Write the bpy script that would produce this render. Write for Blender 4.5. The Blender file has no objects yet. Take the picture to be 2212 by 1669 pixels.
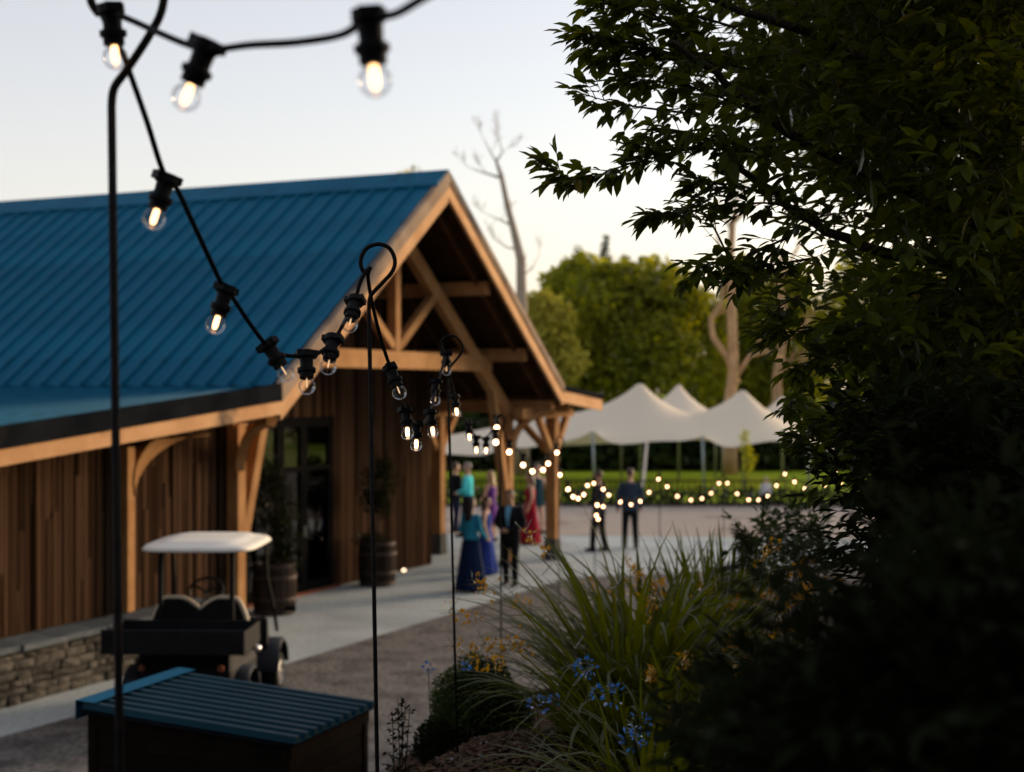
import bpy, math, random
import numpy as np
from mathutils import Vector, Matrix
random.seed(7); rng = np.random.default_rng(7)
R = math.radians
sc = bpy.context.scene
# ------------------------------------------------------------------ camera
F, CX, YH, CAMH = 3150.0, 1106.0, 840.0, 3.6     # focal length in photo pixels (2212 wide), horizon row, eye height
cam_d = bpy.data.cameras.new('camera'); cam = bpy.data.objects.new('camera', cam_d)
sc.collection.objects.link(cam); sc.camera = cam
cam.location = (0, 0, CAMH); cam.rotation_euler = (R(90), 0, 0)
cam_d.sensor_width = 36.0; cam_d.lens = 36.0 * F / 2212.0
cam_d.shift_y = (YH - 834.5) / 2212.0
cam_d.clip_start = 0.05; cam_d.clip_end = 2000
cam_d.dof.use_dof = True; cam_d.dof.focus_distance = 4.6; cam_d.dof.aperture_fstop = 2.8
# ------------------------------------------------------------------ world, sun, exposure
SUN_AZ, SUN_EL = R(52), R(8)                    # azimuth to the right of the view direction, elevation
world = bpy.data.worlds.new('World'); sc.world = world; world.use_nodes = True
wn = world.node_tree.nodes; wl = world.node_tree.links; wn.clear()
sky = wn.new('ShaderNodeTexSky'); sky.sky_type = 'NISHITA'; sky.sun_disc = False
sky.sun_elevation = SUN_EL; sky.sun_rotation = SUN_AZ
sky.air_density = 1.0; sky.dust_density = 2.5; sky.ozone_density = 2.0; sky.altitude = 50
veil = wn.new('ShaderNodeMix'); veil.data_type = 'RGBA'; 
veil.inputs[7].default_value = (8.6, 7.25, 6.6, 1)       # thin haze over the whole sky, thickening evenly towards the horizon
wtc = wn.new('ShaderNodeTexCoord'); wsx = wn.new('ShaderNodeSeparateXYZ'); wmr = wn.new('ShaderNodeMapRange'); wmr.interpolation_type = 'SMOOTHSTEP'
wmr.inputs[1].default_value = 0.0; wmr.inputs[2].default_value = 0.42; wmr.inputs[3].default_value = 0.33; wmr.inputs[4].default_value = 0.2
wl.new(wtc.outputs['Generated'], wsx.inputs[0]); wl.new(wsx.outputs[2], wmr.inputs[0]); wl.new(wmr.outputs[0], veil.inputs[0])
bg = wn.new('ShaderNodeBackground'); bg.inputs['Strength'].default_value = 0.15
wo = wn.new('ShaderNodeOutputWorld')
wl.new(sky.outputs[0], veil.inputs[6]); wl.new(veil.outputs[2], bg.inputs[0]); wl.new(bg.outputs[0], wo.inputs[0])
sun_d = bpy.data.lights.new('sun', 'SUN'); sun = bpy.data.objects.new('sun', sun_d); sc.collection.objects.link(sun)
sun_d.energy = 3.0; sun_d.angle = R(20); sun_d.color = (1.0, 0.74, 0.5)
sdir = Vector((math.sin(SUN_AZ) * math.cos(SUN_EL), math.cos(SUN_AZ) * math.cos(SUN_EL), math.sin(SUN_EL)))
sun.rotation_euler = sdir.to_track_quat('Z', 'Y').to_euler()
sun.location = sdir * 60
vs = sc.view_settings
vs.view_transform = 'Standard'; vs.look = 'None'; vs.gamma = 1.0; vs.exposure = 0.62; vs.use_curve_mapping = False
sc.render.film_transparent = False
sc.cycles.use_denoising = True
sc.cycles.max_bounces = 7; sc.cycles.transparent_max_bounces = 16
sc.cycles.sample_clamp_indirect = 6.0
sc.cycles.caustics_reflective = False; sc.cycles.caustics_refractive = False

# ------------------------------------------------------------------ helpers
def W(px, py, Z): return Vector(((px - CX) / F * Z, Z, CAMH + (YH - py) / F * Z))
def G(px, py, z=0.0):
    Z = F * (CAMH - z) / (py - YH); return W(px, py, Z)
def srgb(r, g, b):
    f = lambda c: (c / 255 / 12.92) if c / 255 <= 0.04045 else ((c / 255 + 0.055) / 1.055) ** 2.4
    return (f(r), f(g), f(b))
def V(*a): return Vector(a)

class MB:
    def __init__(s): s.v = []; s.f = []; s.mi = []; s.cur = 0
    def add(s, vs_, fs_):
        o = len(s.v); s.v += [tuple(p) for p in vs_]
        for q in fs_: s.f.append(tuple(i + o for i in q)); s.mi.append(s.cur)
        return s
    def box(s, c, d, rz=0.0, tap=1.0):
        cx, cy, cz = c; dx, dy, dz = d[0] / 2, d[1] / 2, d[2] / 2; co, si = math.cos(rz), math.sin(rz); vv = []
        for z, t in ((-dz, 1.0), (dz, tap)):
            for x, y in ((-dx, -dy), (dx, -dy), (dx, dy), (-dx, dy)):
                x *= t; y *= t; vv.append((cx + x * co - y * si, cy + x * si + y * co, cz + z))
        return s.add(vv, [(3, 2, 1, 0), (4, 5, 6, 7), (0, 1, 5, 4), (1, 2, 6, 5), (2, 3, 7, 6), (3, 0, 4, 7)])
    def beam(s, p0, p1, w, h, up=(0, 0, 1)):
        p0 = Vector(p0); p1 = Vector(p1); a = (p1 - p0).normalized(); u = Vector(up)
        sd = a.cross(u).normalized(); u2 = sd.cross(a).normalized(); vv = []
        for p in (p0, p1):
            for x, y in ((-1, -1), (1, -1), (1, 1), (-1, 1)): vv.append(p + sd * (x * w / 2) + u2 * (y * h / 2))
        return s.add(vv, [(3, 2, 1, 0), (4, 5, 6, 7), (0, 1, 5, 4), (1, 2, 6, 5), (2, 3, 7, 6), (3, 0, 4, 7)])
    def tube(s, pts, r, n=8, flat=1.0, caps=True):
        pts = [Vector(p) for p in pts]; m = len(pts); rr = r if isinstance(r, (list, tuple)) else [r] * m
        ref = None; vv = []; ff = []
        for i, p in enumerate(pts):
            t = (pts[min(i + 1, m - 1)] - pts[max(i - 1, 0)]).normalized()
            if ref is None: ref = Vector((0, 0, 1)) if abs(t.z) < 0.9 else Vector((1, 0, 0))
            sd = t.cross(ref)
            if sd.length < 1e-5: sd = t.cross(Vector((0, 1, 0)))
            sd.normalize(); up = sd.cross(t).normalized(); ref = up
            for k in range(n):
                a = 2 * math.pi * k / n; vv.append(p + sd * (math.cos(a) * rr[i]) + up * (math.sin(a) * rr[i] * flat))
        for i in range(m - 1):
            for k in range(n):
                k2 = (k + 1) % n; ff.append((i * n + k, i * n + k2, (i + 1) * n + k2, (i + 1) * n + k))
        if caps: ff.append(tuple(range(n - 1, -1, -1))); ff.append(tuple((m - 1) * n + k for k in range(n)))
        return s.add(vv, ff)
    def lathe(s, prof, c=(0, 0, 0), axis=(0, 0, 1), n=16):
        ax = Vector(axis).normalized(); q = Vector((0, 0, 1)).rotation_difference(ax); c = Vector(c); vv = []; ff = []
        for r, z in prof:
            for k in range(n):
                a = 2 * math.pi * k / n; vv.append(c + q @ Vector((r * math.cos(a), r * math.sin(a), z)))
        for i in range(len(prof) - 1):
            for k in range(n):
                k2 = (k + 1) % n; ff.append((i * n + k, i * n + k2, (i + 1) * n + k2, (i + 1) * n + k))
        ff.append(tuple(range(n - 1, -1, -1))); ff.append(tuple((len(prof) - 1) * n + k for k in range(n)))
        return s.add(vv, ff)
    def ell(s, c, r, n=12, m=8):
        pr = [(math.sin(math.pi * i / m), -math.cos(math.pi * i / m)) for i in range(m + 1)]
        vv = []; ff = []
        for a, z in pr:
            a = max(a, 1e-3)
            for k in range(n):
                t = 2 * math.pi * k / n; vv.append((c[0] + r[0] * a * math.cos(t), c[1] + r[1] * a * math.sin(t), c[2] + r[2] * z))
        for i in range(m):
            for k in range(n):
                k2 = (k + 1) % n; ff.append((i * n + k, i * n + k2, (i + 1) * n + k2, (i + 1) * n + k))
        return s.add(vv, ff)
    def cap(s, p0, p1, r0, r1, n=10):
        p0 = Vector(p0); p1 = Vector(p1); a = (p1 - p0); L = a.length; a = a / max(L, 1e-6); pts = []; rr = []
        for k in range(4, 0, -1):
            t = k / 4.0 * math.pi / 2; pts.append(p0 - a * (r0 * math.sin(t))); rr.append(max(r0 * math.cos(t), 1e-3))
        pts += [p0, p1]; rr += [r0, r1]
        for k in range(1, 5):
            t = k / 4.0 * math.pi / 2; pts.append(p1 + a * (r1 * math.sin(t))); rr.append(max(r1 * math.cos(t), 1e-3))
        return s.tube(pts, rr, n)
    def loft(s, rings, n=18):
        vv = []; ff = []; m = len(rings)
        for z, cx, cy, rx, ry in rings:
            for k in range(n):
                a = 2 * math.pi * k / n; vv.append((cx + rx * math.cos(a), cy + ry * math.sin(a), z))
        for i in range(m - 1):
            for k in range(n):
                k2 = (k + 1) % n; ff.append((i * n + k, i * n + k2, (i + 1) * n + k2, (i + 1) * n + k))
        ff.append(tuple(range(n - 1, -1, -1))); ff.append(tuple((m - 1) * n + k for k in range(n)))
        return s.add(vv, ff)
    def prism(s, poly, ext):
        e = Vector(ext); n = len(poly); p = [Vector(q) for q in poly]
        return s.add(p + [q + e for q in p], [tuple(range(n - 1, -1, -1)), tuple(range(n, 2 * n))] + [(i, (i + 1) % n, n + (i + 1) % n, n + i) for i in range(n)])
    def mesh(s, name, mats, smooth=False):
        me = bpy.data.meshes.new(name); me.from_pydata(s.v, [], s.f)
        for m in (mats if isinstance(mats, (list, tuple)) else [mats]): me.materials.append(m)
        if max(s.mi, default=0) > 0: me.polygons.foreach_set('material_index', s.mi)
        if smooth: me.polygons.foreach_set('use_smooth', [True] * len(me.polygons))
        me.update(); return me
    def build(s, name, mats, parent=None, smooth=False, bevel=0.0, sharp=None):
        me = s.mesh(name, mats, smooth)
        if sharp is not None and smooth: me.set_sharp_from_angle(angle=R(sharp))
        o = link(name, me, parent)
        if bevel > 0:
            b = o.modifiers.new('bevel', 'BEVEL'); b.width = bevel; b.segments = 2; b.limit_method = 'ANGLE'; b.angle_limit = R(40)
        return o

def link(name, me, parent=None, loc=None):
    o = bpy.data.objects.new(name, me); sc.collection.objects.link(o)
    if parent is not None: o.parent = parent
    if loc is not None: o.location = loc
    return o
def tag(o, label, cat, group=None):
    o['label'] = label; o['category'] = cat
    if group: o['group'] = group
    return o
def thing(name, label, cat, loc=(0, 0, 0), rz=0.0, group=None):
    o = bpy.data.objects.new(name, None); sc.collection.objects.link(o); o.empty_display_size = 0.2
    o.location = loc; o.rotation_euler = (0, 0, rz); return tag(o, label, cat, group)
def struct(o): o['kind'] = 'structure'; return o
def stuff(o): o['kind'] = 'stuff'; return o

# ------------------------------------------------------------------ materials
def mat(name, c, c2=None, sc_=4.0, rough=0.7, metal=0.0, bump=0.0, bsc=60.0, st=(1, 1, 1), rnd=0.0, spec=0.4, lo=0.35, hi=0.65, c3=None, sc3=0.7, lo3=0.55, hi3=0.7, coat=0.0, detail=5):
    m = bpy.data.materials.new(name); m.use_nodes = True; nt = m.node_tree; N = nt.nodes; Lk = nt.links
    b = N['Principled BSDF']; b.inputs['Roughness'].default_value = rough; b.inputs['Metallic'].default_value = metal
    b.inputs['Specular IOR Level'].default_value = spec; b.inputs['Coat Weight'].default_value = coat
    tc = N.new('ShaderNodeTexCoord'); mp = N.new('ShaderNodeMapping'); mp.inputs['Scale'].default_value = st
    Lk.new(tc.outputs['Object'], mp.inputs[0]); vec = mp.outputs[0]
    if rnd:
        oi = N.new('ShaderNodeObjectInfo'); ad = N.new('ShaderNodeVectorMath'); ad.operation = 'MULTIPLY_ADD'
        cb = N.new('ShaderNodeCombineXYZ'); Lk.new(oi.outputs['Random'], cb.inputs[0]); Lk.new(oi.outputs['Random'], cb.inputs[1])
        ad.inputs[1].default_value = (37, 61, 0); Lk.new(cb.outputs[0], ad.inputs[0]); Lk.new(mp.outputs[0], ad.inputs[2]); vec = ad.outputs[0]
    col = None
    if c2 is not None:
        n = N.new('ShaderNodeTexNoise'); n.inputs['Scale'].default_value = sc_; n.inputs['Detail'].default_value = detail; Lk.new(vec, n.inputs['Vector'])
        rp = N.new('ShaderNodeMapRange'); rp.inputs[1].default_value = lo; rp.inputs[2].default_value = hi; Lk.new(n.outputs[0], rp.inputs[0])
        mx = N.new('ShaderNodeMix'); mx.data_type = 'RGBA'; mx.inputs[6].default_value = (*c, 1); mx.inputs[7].default_value = (*c2, 1)
        Lk.new(rp.outputs[0], mx.inputs[0]); col = mx.outputs[2]
        if c3 is not None:
            n3 = N.new('ShaderNodeTexNoise'); n3.inputs['Scale'].default_value = sc3; n3.inputs['Detail'].default_value = 6; Lk.new(vec, n3.inputs['Vector'])
            r3 = N.new('ShaderNodeMapRange'); r3.inputs[1].default_value = lo3; r3.inputs[2].default_value = hi3; Lk.new(n3.outputs[0], r3.inputs[0])
            m3 = N.new('ShaderNodeMix'); m3.data_type = 'RGBA'; m3.inputs[7].default_value = (*c3, 1); Lk.new(r3.outputs[0], m3.inputs[0]); Lk.new(col, m3.inputs[6]); col = m3.outputs[2]
    if rnd:
        hs = N.new('ShaderNodeHueSaturation'); mr = N.new('ShaderNodeMapRange'); mr.inputs[3].default_value = 1 - rnd; mr.inputs[4].default_value = 1 + rnd
        Lk.new(oi.outputs['Random'], mr.inputs[0]); Lk.new(mr.outputs[0], hs.inputs['Value'])
        if col is None: hs.inputs['Color'].default_value = (*c, 1)
        else: Lk.new(col, hs.inputs['Color'])
        col = hs.outputs[0]
    if col is None: b.inputs['Base Color'].default_value = (*c, 1)
    else: Lk.new(col, b.inputs['Base Color'])
    if bump:
        n2 = N.new('ShaderNodeTexNoise'); n2.inputs['Scale'].default_value = bsc; n2.inputs['Detail'].default_value = 6; Lk.new(vec, n2.inputs['Vector'])
        bp = N.new('ShaderNodeBump'); bp.inputs['Strength'].default_value = bump; bp.inputs['Distance'].default_value = 0.02
        Lk.new(n2.outputs[0], bp.inputs['Height']); Lk.new(bp.outputs[0], b.inputs['Normal'])
    return m
def leafmat(name, c, c2, trans=0.35, rough=0.45, gloss=0.08, sc_=3.0, tcol=None, rnd=0.0):
    m = bpy.data.materials.new(name); m.use_nodes = True; nt = m.node_tree; N = nt.nodes; Lk = nt.links; N.clear()
    out = N.new('ShaderNodeOutputMaterial'); g = N.new('ShaderNodeNewGeometry'); tc = N.new('ShaderNodeTexCoord')
    n = N.new('ShaderNodeTexNoise'); n.inputs['Scale'].default_value = sc_; n.inputs['Detail'].default_value = 3; Lk.new(tc.outputs['Object'], n.inputs['Vector'])
    fac = N.new('ShaderNodeMath'); fac.operation = 'MULTIPLY_ADD'; fac.inputs[1].default_value = 0.5; Lk.new(g.outputs['Random Per Island'], fac.inputs[0])
    h = N.new('ShaderNodeMapRange'); h.inputs[1].default_value = 0.3; h.inputs[2].default_value = 0.7; h.inputs[4].default_value = 0.5; Lk.new(n.outputs[0], h.inputs[0]); Lk.new(h.outputs[0], fac.inputs[2])
    mx = N.new('ShaderNodeMix'); mx.data_type = 'RGBA'; mx.inputs[6].default_value = (*c, 1); mx.inputs[7].default_value = (*c2, 1); Lk.new(fac.outputs[0], mx.inputs[0])
    d = N.new('ShaderNodeBsdfDiffuse'); t = N.new('ShaderNodeBsdfTranslucent'); gl = N.new('ShaderNodeBsdfGlossy'); gl.inputs['Roughness'].default_value = rough
    Lk.new(mx.outputs[2], d.inputs[0])
    hs = N.new('ShaderNodeHueSaturation'); hs.inputs['Hue'].default_value = 0.48; hs.inputs['Saturation'].default_value = 1.1; hs.inputs['Value'].default_value = 1.6
    Lk.new(mx.outputs[2], hs.inputs['Color']); Lk.new(hs.outputs[0], t.inputs[0])
    a = N.new('ShaderNodeMixShader'); a.inputs[0].default_value = trans; Lk.new(d.outputs[0], a.inputs[1]); Lk.new(t.outputs[0], a.inputs[2])
    b = N.new('ShaderNodeMixShader'); fr = N.new('ShaderNodeFresnel'); fr.inputs[0].default_value = 1.35
    fm = N.new('ShaderNodeMath'); fm.operation = 'MULTIPLY'; fm.inputs[1].default_value = gloss * 6; Lk.new(fr.outputs[0], fm.inputs[0]); Lk.new(fm.outputs[0], b.inputs[0])
    Lk.new(a.outputs[0], b.inputs[1]); Lk.new(gl.outputs[0], b.inputs[2]); Lk.new(b.outputs[0], out.inputs[0])
    return m
def emat(name, c, strength):
    m = bpy.data.materials.new(name); m.use_nodes = True; b = m.node_tree.nodes['Principled BSDF']
    b.inputs['Base Color'].default_value = (*c, 1); b.inputs['Emission Color'].default_value = (*c, 1); b.inputs['Emission Strength'].default_value = strength; return m
def glassmat(name, tint=(0.97, 0.98, 1.0), refl=1.0, ior=1.5):
    m = bpy.data.materials.new(name); m.use_nodes = True; nt = m.node_tree; N = nt.nodes; Lk = nt.links; N.clear()
    out = N.new('ShaderNodeOutputMaterial'); t = N.new('ShaderNodeBsdfTransparent'); t.inputs[0].default_value = (*tint, 1)
    g = N.new('ShaderNodeBsdfGlossy'); g.inputs['Roughness'].default_value = 0.02; fr = N.new('ShaderNodeFresnel'); fr.inputs[0].default_value = ior
    mu = N.new('ShaderNodeMath'); mu.operation = 'MULTIPLY'; mu.inputs[1].default_value = refl; mu.use_clamp = True; Lk.new(fr.outputs[0], mu.inputs[0])
    mx = N.new('ShaderNodeMixShader'); Lk.new(mu.outputs[0], mx.inputs[0]); Lk.new(t.outputs[0], mx.inputs[1]); Lk.new(g.outputs[0], mx.inputs[2]); Lk.new(mx.outputs[0], out.inputs[0]); return m

M = {}
M['gravel'] = mat('gravel', (0.095, 0.09, 0.083), (0.27, 0.255, 0.235), 16, 0.95, bump=1.0, bsc=60, c3=(0.07, 0.065, 0.06), sc3=2.2, lo3=0.45, hi3=0.75, detail=10, spec=0.03)
M['courtyard'] = mat('courtyard gravel', (0.36, 0.31, 0.26), (0.48, 0.42, 0.36), 30, 0.95, bump=0.6, bsc=90, c3=(0.2, 0.155, 0.125), sc3=0.4, spec=0.0)
M['path'] = mat('path concrete', (0.4, 0.445, 0.44), (0.52, 0.575, 0.565), 14, 0.9, bump=0.35, bsc=70, c3=(0.32, 0.355, 0.355), sc3=0.6, lo3=0.48, hi3=0.75, spec=0.05)
M['soil'] = mat('bed soil', (0.008, 0.006, 0.0045), (0.026, 0.018, 0.013), 25, 0.95, bump=1.0, bsc=50, spec=0.0)
M['lawn'] = mat('lawn', (0.27, 0.39, 0.02), (0.38, 0.48, 0.03), 1.2, 0.9, bump=0.3, bsc=30, c3=(0.42, 0.45, 0.04), sc3=0.25, spec=0.05)
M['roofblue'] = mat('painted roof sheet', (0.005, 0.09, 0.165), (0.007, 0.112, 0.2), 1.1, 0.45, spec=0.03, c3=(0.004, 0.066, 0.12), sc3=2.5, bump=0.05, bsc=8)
M['roofblue_dimmed'] = mat('painted roof sheet dimmed for lid', (0.003, 0.028, 0.045), (0.004, 0.04, 0.062), 1.5, 0.4, spec=0.08)  # same sheet as the roof; the lid's weaker sky reflection is put into the colour
M['flash'] = mat('dark verge flashing', (0.006, 0.0075, 0.0095), (0.014, 0.0155, 0.018), 1.5, 0.7, c3=(0.02, 0.0195, 0.019), sc3=0.5, spec=0.0)
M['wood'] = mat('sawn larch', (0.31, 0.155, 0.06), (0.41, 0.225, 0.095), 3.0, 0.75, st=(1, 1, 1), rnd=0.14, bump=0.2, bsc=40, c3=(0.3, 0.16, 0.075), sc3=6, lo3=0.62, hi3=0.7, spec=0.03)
M['barge'] = mat('weathered barge board', (0.5, 0.275, 0.13), (0.62, 0.37, 0.19), 2.2, 0.75, rnd=0.08, bump=0.2, bsc=40, c3=(0.06, 0.055, 0.05), sc3=0.75, lo3=0.6, hi3=0.72, spec=0.03)
M['greyverge'] = mat('weathered grey verge board', (0.24, 0.17, 0.12), (0.33, 0.25, 0.18), 2.2, 0.8, rnd=0.08, bump=0.2, bsc=40, c3=(0.045, 0.048, 0.055), sc3=0.6, lo3=0.48, hi3=0.62, spec=0.03)
M['darkwood'] = mat('brown stained timber', (0.06, 0.03, 0.014), (0.1, 0.052, 0.025), 4, 0.8, rnd=0.2, bump=0.3, bsc=30, spec=0.0)
M['clad'] = mat('timber cladding', (0.021, 0.0125, 0.008), (0.08, 0.046, 0.027), 5, 0.9, st=(1, 1, 0.12), rnd=0.75, bump=0.4, bsc=40, spec=0.0)
M['cladback'] = mat('batten gap', (0.02, 0.012, 0.008), (0.03, 0.02, 0.012), 5, 0.9)
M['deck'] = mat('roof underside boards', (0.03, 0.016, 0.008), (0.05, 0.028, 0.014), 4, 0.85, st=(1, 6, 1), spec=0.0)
M['stone'] = mat('field stone', (0.05, 0.047, 0.04), (0.115, 0.105, 0.09), 9, 0.9, rnd=0.35, bump=0.7, bsc=25, spec=0.05)
M['mortar'] = mat('wall core', (0.03, 0.026, 0.02), (0.05, 0.042, 0.035), 12, 0.95)
M['slate'] = mat('cap slate', (0.07, 0.085, 0.095), (0.12, 0.138, 0.15), 6, 0.85, rnd=0.2, bump=0.4, bsc=30, spec=0.08)
M['black'] = mat('black plastic', (0.006, 0.0065, 0.007), (0.01, 0.0105, 0.011), 8, 0.55, spec=0.1)
M['rubber'] = mat('black rubber', (0.006, 0.006, 0.007), (0.01, 0.01, 0.01), 30, 0.8, bump=0.3, bsc=200, spec=0.1)
M['blacksteel'] = mat('black steel rod', (0.006, 0.006, 0.007), (0.016, 0.012, 0.01), 30, 0.7, bump=0.5, bsc=150, spec=0.12)
M['cartblack'] = mat('cart body', (0.006, 0.007, 0.009), (0.009, 0.01, 0.013), 3, 0.6, spec=0.08)
M['cartgrey'] = mat('cart fender', (0.013, 0.016, 0.021), (0.017, 0.021, 0.027), 3, 0.5, spec=0.15)
M['white'] = mat('off-white plastic', (0.74, 0.71, 0.62), (0.8, 0.77, 0.68), 3, 0.5, spec=0.25)
M['cream'] = mat('cream vinyl', (0.6, 0.49, 0.34), (0.68, 0.56, 0.4), 8, 0.5)
M['alloy'] = mat('alloy rim', (0.6, 0.61, 0.63), None, rough=0.3, metal=0.9)
M['boxwood'] = mat('dark stained store boards', (0.007, 0.005, 0.0035), (0.014, 0.009, 0.006), 4, 0.85, st=(1, 1, 0.2), rnd=0.25, bump=0.3, bsc=40, spec=0.03)
M['canvas'] = leafmat('tent canvas', (0.86, 0.75, 0.62), (0.9, 0.79, 0.66), 0.0, 0.6, 0.0, 1.0)
for nd in M['canvas'].node_tree.nodes:
    if nd.type == 'HUE_SAT': nd.inputs['Hue'].default_value = 0.5; nd.inputs['Saturation'].default_value = 1.0; nd.inputs['Value'].default_value = 1.0
    if nd.type == 'MIX_SHADER' and not nd.inputs[0].is_linked: nd.inputs[0].default_value = 0.22
M['steel'] = mat('galvanised pole', (0.28, 0.31, 0.32), (0.36, 0.39, 0.4), 6, 0.45, metal=0.4)
M['barrel'] = mat('oak barrel staves', (0.02, 0.015, 0.012), (0.04, 0.029, 0.022), 8, 0.85, st=(1, 1, 0.2), rnd=0.3, spec=0.05)
M['hoop'] = mat('rusty barrel hoop', (0.05, 0.045, 0.045), (0.09, 0.06, 0.05), 9, 0.6, metal=0.6)
M['bark'] = mat('dark bark', (0.03, 0.022, 0.015), (0.06, 0.045, 0.03), 14, 0.9, bump=0.8, bsc=30)
M['palebark'] = mat('pale dead bark', (0.38, 0.23, 0.12), (0.52, 0.33, 0.18), 2.5, 0.9, bump=0.6, bsc=12)
M['greybark_hazed'] = mat('grey dead bark paled for haze', (0.3, 0.24, 0.19), (0.4, 0.32, 0.25), 2.5, 0.9)  # bark colour lightened to stand in for haze in front of the tree
M['frame'] = mat('dark door frame', (0.008, 0.008, 0.008), (0.012, 0.0115, 0.011), 6, 0.7, spec=0.0)
M['doorglass'] = glassmat('door glass', (0.25, 0.27, 0.28), 1.3, 1.5)
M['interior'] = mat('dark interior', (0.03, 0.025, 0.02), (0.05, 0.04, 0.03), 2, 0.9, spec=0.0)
M['brick'] = mat('red threshold brick', (0.25, 0.09, 0.05), (0.32, 0.13, 0.08), 9, 0.9, rnd=0.2, spec=0.05)
M['shoe'] = mat('grey post shoe', (0.06, 0.06, 0.055), (0.09, 0.09, 0.085), 8, 0.8, spec=0.05)
M['mulch'] = mat('bark mulch', (0.03, 0.017, 0.01), (0.14, 0.085, 0.055), 40, 0.95, lo=0.3, hi=0.75, spec=0.1)
M['litter'] = mat('pale fallen petals', (0.3, 0.32, 0.34), (0.16, 0.2, 0.25), 4, 0.8)
M['bulb'] = glassmat('bulb glass', (0.985, 0.985, 0.99), 0.5, 1.45)
M['filament'] = emat('lit filament', (1.0, 0.52, 0.22), 2.8); M['filament_mid'] = emat('warm filament', (1.0, 0.54, 0.25), 8.5)
M['filament_dim'] = emat('dim filament', (1.0, 0.62, 0.32), 0.5)
M['glow'] = emat('far lit lamp', (1.0, 0.54, 0.28), 8.5)
M['ground_glow'] = emat('ground light lens', (1.0, 0.7, 0.45), 2.2)
M['leaf'] = leafmat('laurel leaf', (0.03, 0.048, 0.006), (0.11, 0.135, 0.012), 0.55, 0.35, 0.045)
M['leafyellow'] = leafmat('yellow leaf', (0.3, 0.2, 0.02), (0.2, 0.17, 0.02), 0.45)
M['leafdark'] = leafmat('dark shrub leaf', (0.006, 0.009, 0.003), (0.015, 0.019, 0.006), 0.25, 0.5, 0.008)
M['blade'] = leafmat('strap leaf', (0.03, 0.048, 0.006), (0.13, 0.145, 0.013), 0.45, 0.5, 0.012, 2.0)
M['tree_mid'] = leafmat('mid green foliage', (0.1, 0.125, 0.012), (0.34, 0.34, 0.03), 0.5, 0.6, 0.03, 0.5)
M['tree_yel'] = leafmat('yellow green foliage', (0.2, 0.24, 0.02), (0.36, 0.36, 0.035), 0.45, 0.6, 0.03, 0.5)
M['tree_dark'] = leafmat('dark foliage', (0.012, 0.024, 0.006), (0.04, 0.06, 0.012), 0.3, 0.6, 0.03, 0.5)
M['tree_olive'] = leafmat('olive foliage', (0.3, 0.31, 0.04), (0.55, 0.5, 0.09), 0.4, 0.6, 0.03, 0.5)
M['bush'] = leafmat('small bush leaf', (0.014, 0.03, 0.006), (0.06, 0.085, 0.014), 0.3, 0.5, 0.05)
M['yflower'] = leafmat('yellow flower', (0.6, 0.3, 0.01), (0.65, 0.4, 0.03), 0.3)
M['bflower'] = leafmat('blue flower', (0.05, 0.14, 0.5), (0.12, 0.27, 0.7), 0.3)
M['stem'] = leafmat('green stem', (0.03, 0.045, 0.012), (0.06, 0.07, 0.02), 0.2)
M['seed'] = leafmat('brown seed stem', (0.06, 0.035, 0.02), (0.1, 0.06, 0.03), 0.2)

# ------------------------------------------------------------------ ground, courtyard, lawn, path, bank
def sheet(name, pts, z, m, ext=None):
    mb = MB(); mb.add([(x, y, z) for x, y in pts], [tuple(range(len(pts)))]); return struct(mb.build(name, m))
sheet('ground', [(-400, -100), (400, -100), (400, 900), (-400, 900)], 0.0, M['gravel'])
PHI = math.atan(2.15); BO = Vector((-1.14, 24.9, 0.0))       # barn frame: x along the gable, y back along the ridge
UX = Vector((math.cos(PHI), math.sin(PHI), 0)); VY = Vector((-math.sin(PHI), math.cos(PHI), 0))
def BW(u, v, z=0.0): return BO + UX * u + VY * v + Vector((0, 0, z))
sheet('path', [tuple(BW(u, v).to_2d()) for u, v in ((-13, -0.35), (-6.9, -0.5), (-6.7, -0.82), (3.5, -0.82))] + [(2.8, 28.3), (7.0, 30.0), (9.5, 35.2), (-4.5, 39)] + [tuple(BW(u, v).to_2d()) for u, v in ((-6, 2.9), (-13, 0.9))], 0.004, M['path'])
sheet('courtyard', [(9.0, 34.6), (12, 26), (30, 22), (45, 44.5), (-25, 44.5), (-7.0, 37.0), (-3, 36.2), (4, 35.4)], 0.008, M['courtyard'])
sheet('lawn', [(-70, 45.5), (70, 45.5), (390, 890), (-390, 890)], 0.012, M['lawn'])

CREST = [(-1.35, -6), (-1.15, 1.5), (-0.8, 4.2), (-0.5, 6.2), (-0.42, 7.6), (-0.3, 9.0), (-0.05, 11), (0.5, 15), (1.6, 17.5), (3.5, 19), (9, 19.5), (16, 17), (16, -6)]
def seg_d(px, py, a, b):
    ax, ay = a; bx, by = b; dx, dy = bx - ax, by - ay
    t = max(0, min(1, ((px - ax) * dx + (py - ay) * dy) / (dx * dx + dy * dy))); return math.hypot(px - ax - t * dx, py - ay - t * dy)
def inside(px, py, poly):
    r = False; j = len(poly) - 1
    for i in range(len(poly)):
        xi, yi = poly[i]; xj, yj = poly[j]
        if (yi > py) != (yj > py) and px < (xj - xi) * (py - yi) / (yj - yi) + xi: r = not r
        j = i
    return r
def bank_z(x, y):
    top = 1.95 - 0.16 * max(0, y - 7) + 0.1 * max(0, x - 1.2)
    top = max(0.35, min(top, 2.15)); top += 0.04 * math.sin(3.1 * x + 1.3 * y) + 0.03 * math.sin(2.2 * y - 4 * x)
    d = min(seg_d(x, y, CREST[i], CREST[(i + 1) % len(CREST)]) for i in range(len(CREST)))
    if inside(x, y, CREST): return top - 0.18 * math.exp(-d / 0.25)
    s = max(0, 1 - d / 1.3); return -0.06 + (top - 0.12) * s * s * (3 - 2 * s)
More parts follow.
